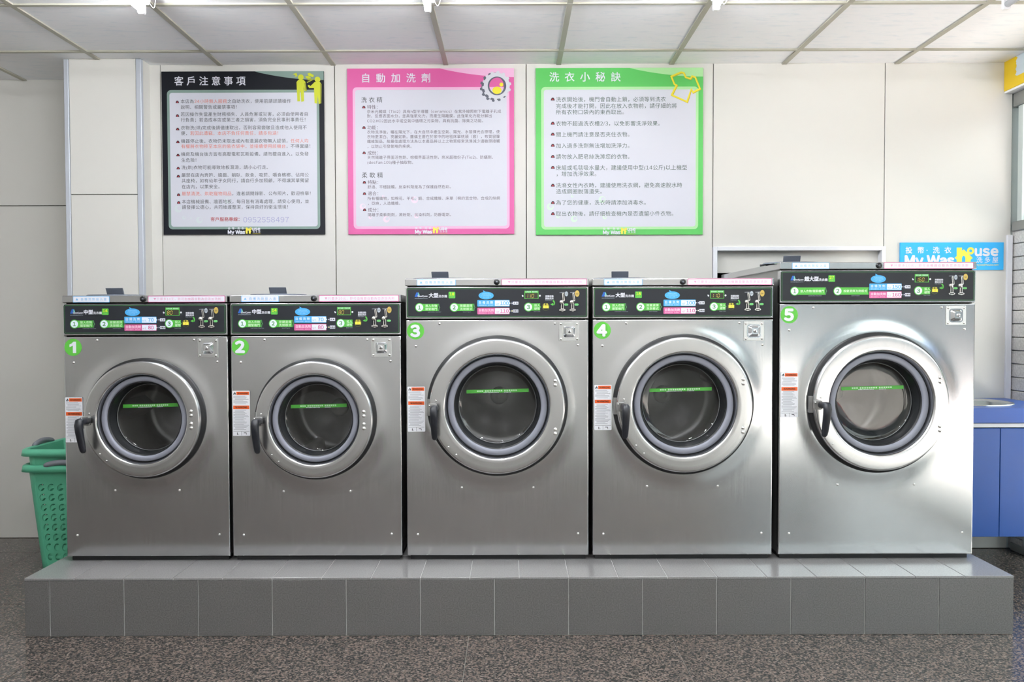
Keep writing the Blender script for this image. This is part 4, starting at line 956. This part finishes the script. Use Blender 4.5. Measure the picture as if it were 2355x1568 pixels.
washer(2, -1.194, -0.471, 1.198, 1.335, 1.3385, 1.370, 0.844, 0.2580, 0.84, '中型', '14', ('70', '80'), A12, 'steel washer with green number 2 sticker below the pink poster\'s left edge', H1, 0.868, False, False, 2.1)
washer(3, -0.450, 0.325, 1.264, 1.402, 1.4055, 1.437, 0.898, 0.2985, 0.88, '大型', '18', ('100', '110'), A34, 'steel washer with green number 3 sticker in the middle of the row', H3, 0.884, False, False, 3.3)
washer(4, 0.342, 1.108, 1.264, 1.401, 1.4045, 1.436, 0.902, 0.2985, 0.88, '大型', '18', ('100', '110'), A34, 'steel washer with green number 4 sticker below the green poster', H3, 0.889, False, False, 4.6)
washer(5, 1.135, 1.965, 1.328, 1.468, 1.4715, 1.502, 0.907, 0.2985, 0.95, '超大型', '27', ('150', '160'), A5, 'largest steel washer with green number 5 sticker beside the blue sink unit', H3, 0.940, True, True, 5.2)

# ------------------------------------------------------------------ sink unit at the right
cab = empty('base_cabinet', (2.345, 4.12, 0.20)); tag(cab, 'blue base cabinet hung on the wall under the sink worktop', 'cabinet')
q = MB(); q.box(-0.325, -0.307, -0.20, 0.263, 0.0, 0.555, BLUECAB); q.build('side_panel', cab)
q = MB(); q.box(0.317, 0.335, -0.20, 0.263, 0.0, 0.555, BLUECAB); q.build('side_panel', cab)
q = MB(); q.box(-0.307, 0.317, -0.20, 0.263, 0.0, 0.016, BLUECAB); q.build('bottom_panel', cab)
q = MB(); q.box(-0.307, 0.317, 0.248, 0.263, 0.016, 0.555, BLUECAB); q.build('back_panel', cab)
for a, c in ((-0.324, 0.0295), (0.0325, 0.334)):
    q = MB(); q.box(a, c, -0.222, -0.202, -0.004, 0.528, BLUECAB); bevel(q.build('door', cab), 0.0015, 1)
q = MB(); q.box(-0.325, 0.335, -0.226, -0.20, 0.532, 0.553, TRIMW); bevel(q.build('grip_rail', cab), 0.003, 2)
# worktop with a round cut-out
SXc, SYc, SR = 2.375, 4.165, 0.185
q = MB(); wx0, wx1, wy0, wy1, wz0, wz1 = 2.015, 2.690, 3.880, 4.383, 0.757, 0.828
angs = sorted(set([2*PI*k/64 for k in range(64)]+[math.atan2(y-SYc, x-SXc) % (2*PI) for x in (wx0, wx1) for y in (wy0, wy1)]))
inn, out = [], []
for a in angs:
    c, s_ = math.cos(a), math.sin(a); t = min(((wx1-SXc)/c if c > 1e-9 else ((wx0-SXc)/c if c < -1e-9 else 9)), ((wy1-SYc)/s_ if s_ > 1e-9 else ((wy0-SYc)/s_ if s_ < -1e-9 else 9)))
    inn.append((SXc+SR*c, SYc+SR*s_)); out.append((SXc+t*c, SYc+t*s_))
n = len(angs)
vs = [(x, y, wz1) for x, y in inn]+[(x, y, wz1) for x, y in out]+[(x, y, wz0) for x, y in out]+[(x, y, wz0) for x, y in inn]
fs = []
for j in range(4):
    for k in range(n):
        fs.append((j*n+k, j*n+(k+1) % n, ((j+1) % 4)*n+(k+1) % n, ((j+1) % 4)*n+k)[::-1])
q.add([(x-2.345, y-4.12, z-wz0) for x, y, z in vs], fs, BLUETOP)
o = q.build('worktop', None, (2.345, 4.12, wz0)); tag(o, 'thick blue laminate worktop around the sink', 'worktop')
q = MB()
prof = [(SR+0.016, 0.0), (SR+0.014, 0.004), (SR+0.004, 0.005), (SR-0.006, 0.002), (SR-0.012, -0.01), (SR-0.03, -0.13), (SR-0.06, -0.155), (0.03, -0.16), (0.001, -0.162)]
vs = []
for r_, z in prof:
    for k in range(48): vs.append((r_*math.cos(2*PI*k/48), r_*math.sin(2*PI*k/48), z))
q.add(vs, [(j*48+k, j*48+(k+1) % 48, (j+1)*48+(k+1) % 48, (j+1)*48+k)[::-1] for j in range(len(prof)-1) for k in range(48)], SINK, True)
o = q.build('sink_basin', None, (SXc, SYc, wz1+0.0005)); tag(o, 'round stainless steel sink basin set in the blue worktop', 'sink')

# ------------------------------------------------------------------ mint laundry baskets
def basket(name, label, loc, rot, m, holes=True):
    t = empty(name, loc, rot); tag(t, label, 'basket', 'nested laundry baskets')
    Ht, bt, tp, rc = 0.56, 0.150, 0.192, 0.045
    def ring(h):                                    # half size at height h
        return bt+(tp-bt)*(h/Ht)
    q = MB()
    def wallpoint(side, u, h):                      # u in -1..1 along the straight part of a side
        s = ring(h); x = u*(s-rc); y = -s
        c, s2 = ((1, 0), (0, 1), (-1, 0), (0, -1))[side]
        return (x*c-y*s2, x*s2+y*c, h)
    rows, cols = 8, 6
    h0, h1 = 0.080, 0.478
    for side in range(4):
        for i in range(cols):
            for j in range(rows):
                u0, u1 = -1+2*i/cols, -1+2*(i+1)/cols; a0, a1 = h0+(h1-h0)*j/rows, h0+(h1-h0)*(j+1)/rows
                um, am = (u0+u1)/2, (a0+a1)/2
                NN = 16; outer, inner = [], []
                for k in range(NN):
                    a = 2*PI*k/NN; c, s = math.cos(a), math.sin(a); mx_ = max(abs(c), abs(s))
                    outer.append(wallpoint(side, um+(u1-u0)/2*c/mx_, am+(a1-a0)/2*s/mx_))
                    ww = wallpoint(side, um+(u1-u0)*0.34*(c+0.25*s), am+(a1-a0)*0.37*s); inner.append(ww)
                q.add(outer+inner, [(k, (k+1) % NN, (k+1) % NN+NN, k+NN) for k in range(NN)], m, False)
        for b0, b1 in ((0.03, h0), (h1, Ht)):
            q.add([wallpoint(side, -1, b0), wallpoint(side, 1, b0), wallpoint(side, 1, b1), wallpoint(side, -1, b1)], [(0, 1, 2, 3)], m)
        # rounded corner
        vs = []; nh = (0.03, h0, h1, Ht)
        for h in nh:
            s = ring(h)
            for k in range(7):
                a = -PI/2+PI/2*k/6; x, y = s-rc+rc*math.cos(a), -(s-rc)+rc*math.sin(a)
                c, s2 = ((1, 0), (0, 1), (-1, 0), (0, -1))[side]; vs.append((x*c-y*s2, x*s2+y*c, h))
        q.add(vs, [(j*7+k, j*7+k+1, (j+1)*7+k+1, (j+1)*7+k) for j in range(3) for k in range(6)], m, True)
    def loop(s, r_): return rr(-s, -s, s, s, r_, 6)
    l0, l1, l2 = loop(ring(0.03), rc), loop(ring(0.01)-0.008, rc), loop(ring(0)-0.025, rc*0.7); nn = len(l0)
    q.add([(x, y, 0.03) for x, y in l0]+[(x, y, 0.008) for x, y in l1]+[(x, y, 0.0) for x, y in l2], [(j*nn+(k+1) % nn, j*nn+k, (j+1)*nn+k, (j+1)*nn+(k+1) % nn) for j in range(2) for k in range(nn)]+[[2*nn+k for k in range(nn)][::-1]], m, True)
    o = q.build('basket_wall', t)
    sd = o.modifiers.new('wall', 'SOLIDIFY'); sd.thickness = 0.0035; sd.offset = 0
    # rim: flat lip and hanging skirt, with grips in two sides
    q = MB(); ls = [(ring(Ht)-0.002, Ht-0.004, rc), (ring(Ht)+0.003, Ht+0.004, rc+0.004), (ring(Ht)+0.014, Ht+0.006, rc+0.012), (ring(Ht)+0.024, Ht, rc+0.02), (ring(Ht)+0.029, Ht-0.028, rc+0.024), (ring(Ht)+0.026, Ht-0.028, rc+0.02), (ring(Ht)+0.020, Ht-0.004, rc+0.016)]
    vs = []
    for s, z, r_ in ls: vs += [(x, y, z) for x, y in loop(s, r_)]
    q.add(vs, [(j*nn+k, j*nn+(k+1) % nn, (j+1)*nn+(k+1) % nn, (j+1)*nn+k) for j in range(len(ls)-1) for k in range(nn)], m, True)
    q.build('rim', t)
    for sgn in (-1, 1):
        q = MB(); s = ring(Ht)+0.018
        pts = [(-0.085+0.17*k/12, sgn*s, Ht+0.004+0.016*math.sin(PI*k/12)) for k in range(13)]
        q.tube(pts, [0.009]+[0.0135]*11+[0.009], GRIP, 10); q.build('grip', t)
    return t
basket('laundry_basket', 'lower mint plastic laundry basket standing on the floor', (-2.175, 4.075, 0.0), 0.0, BASKET2)
basket('laundry_basket', 'upper mint plastic laundry basket nested in the other', (-2.175, 4.075, 0.077), PI/2, BASKET)
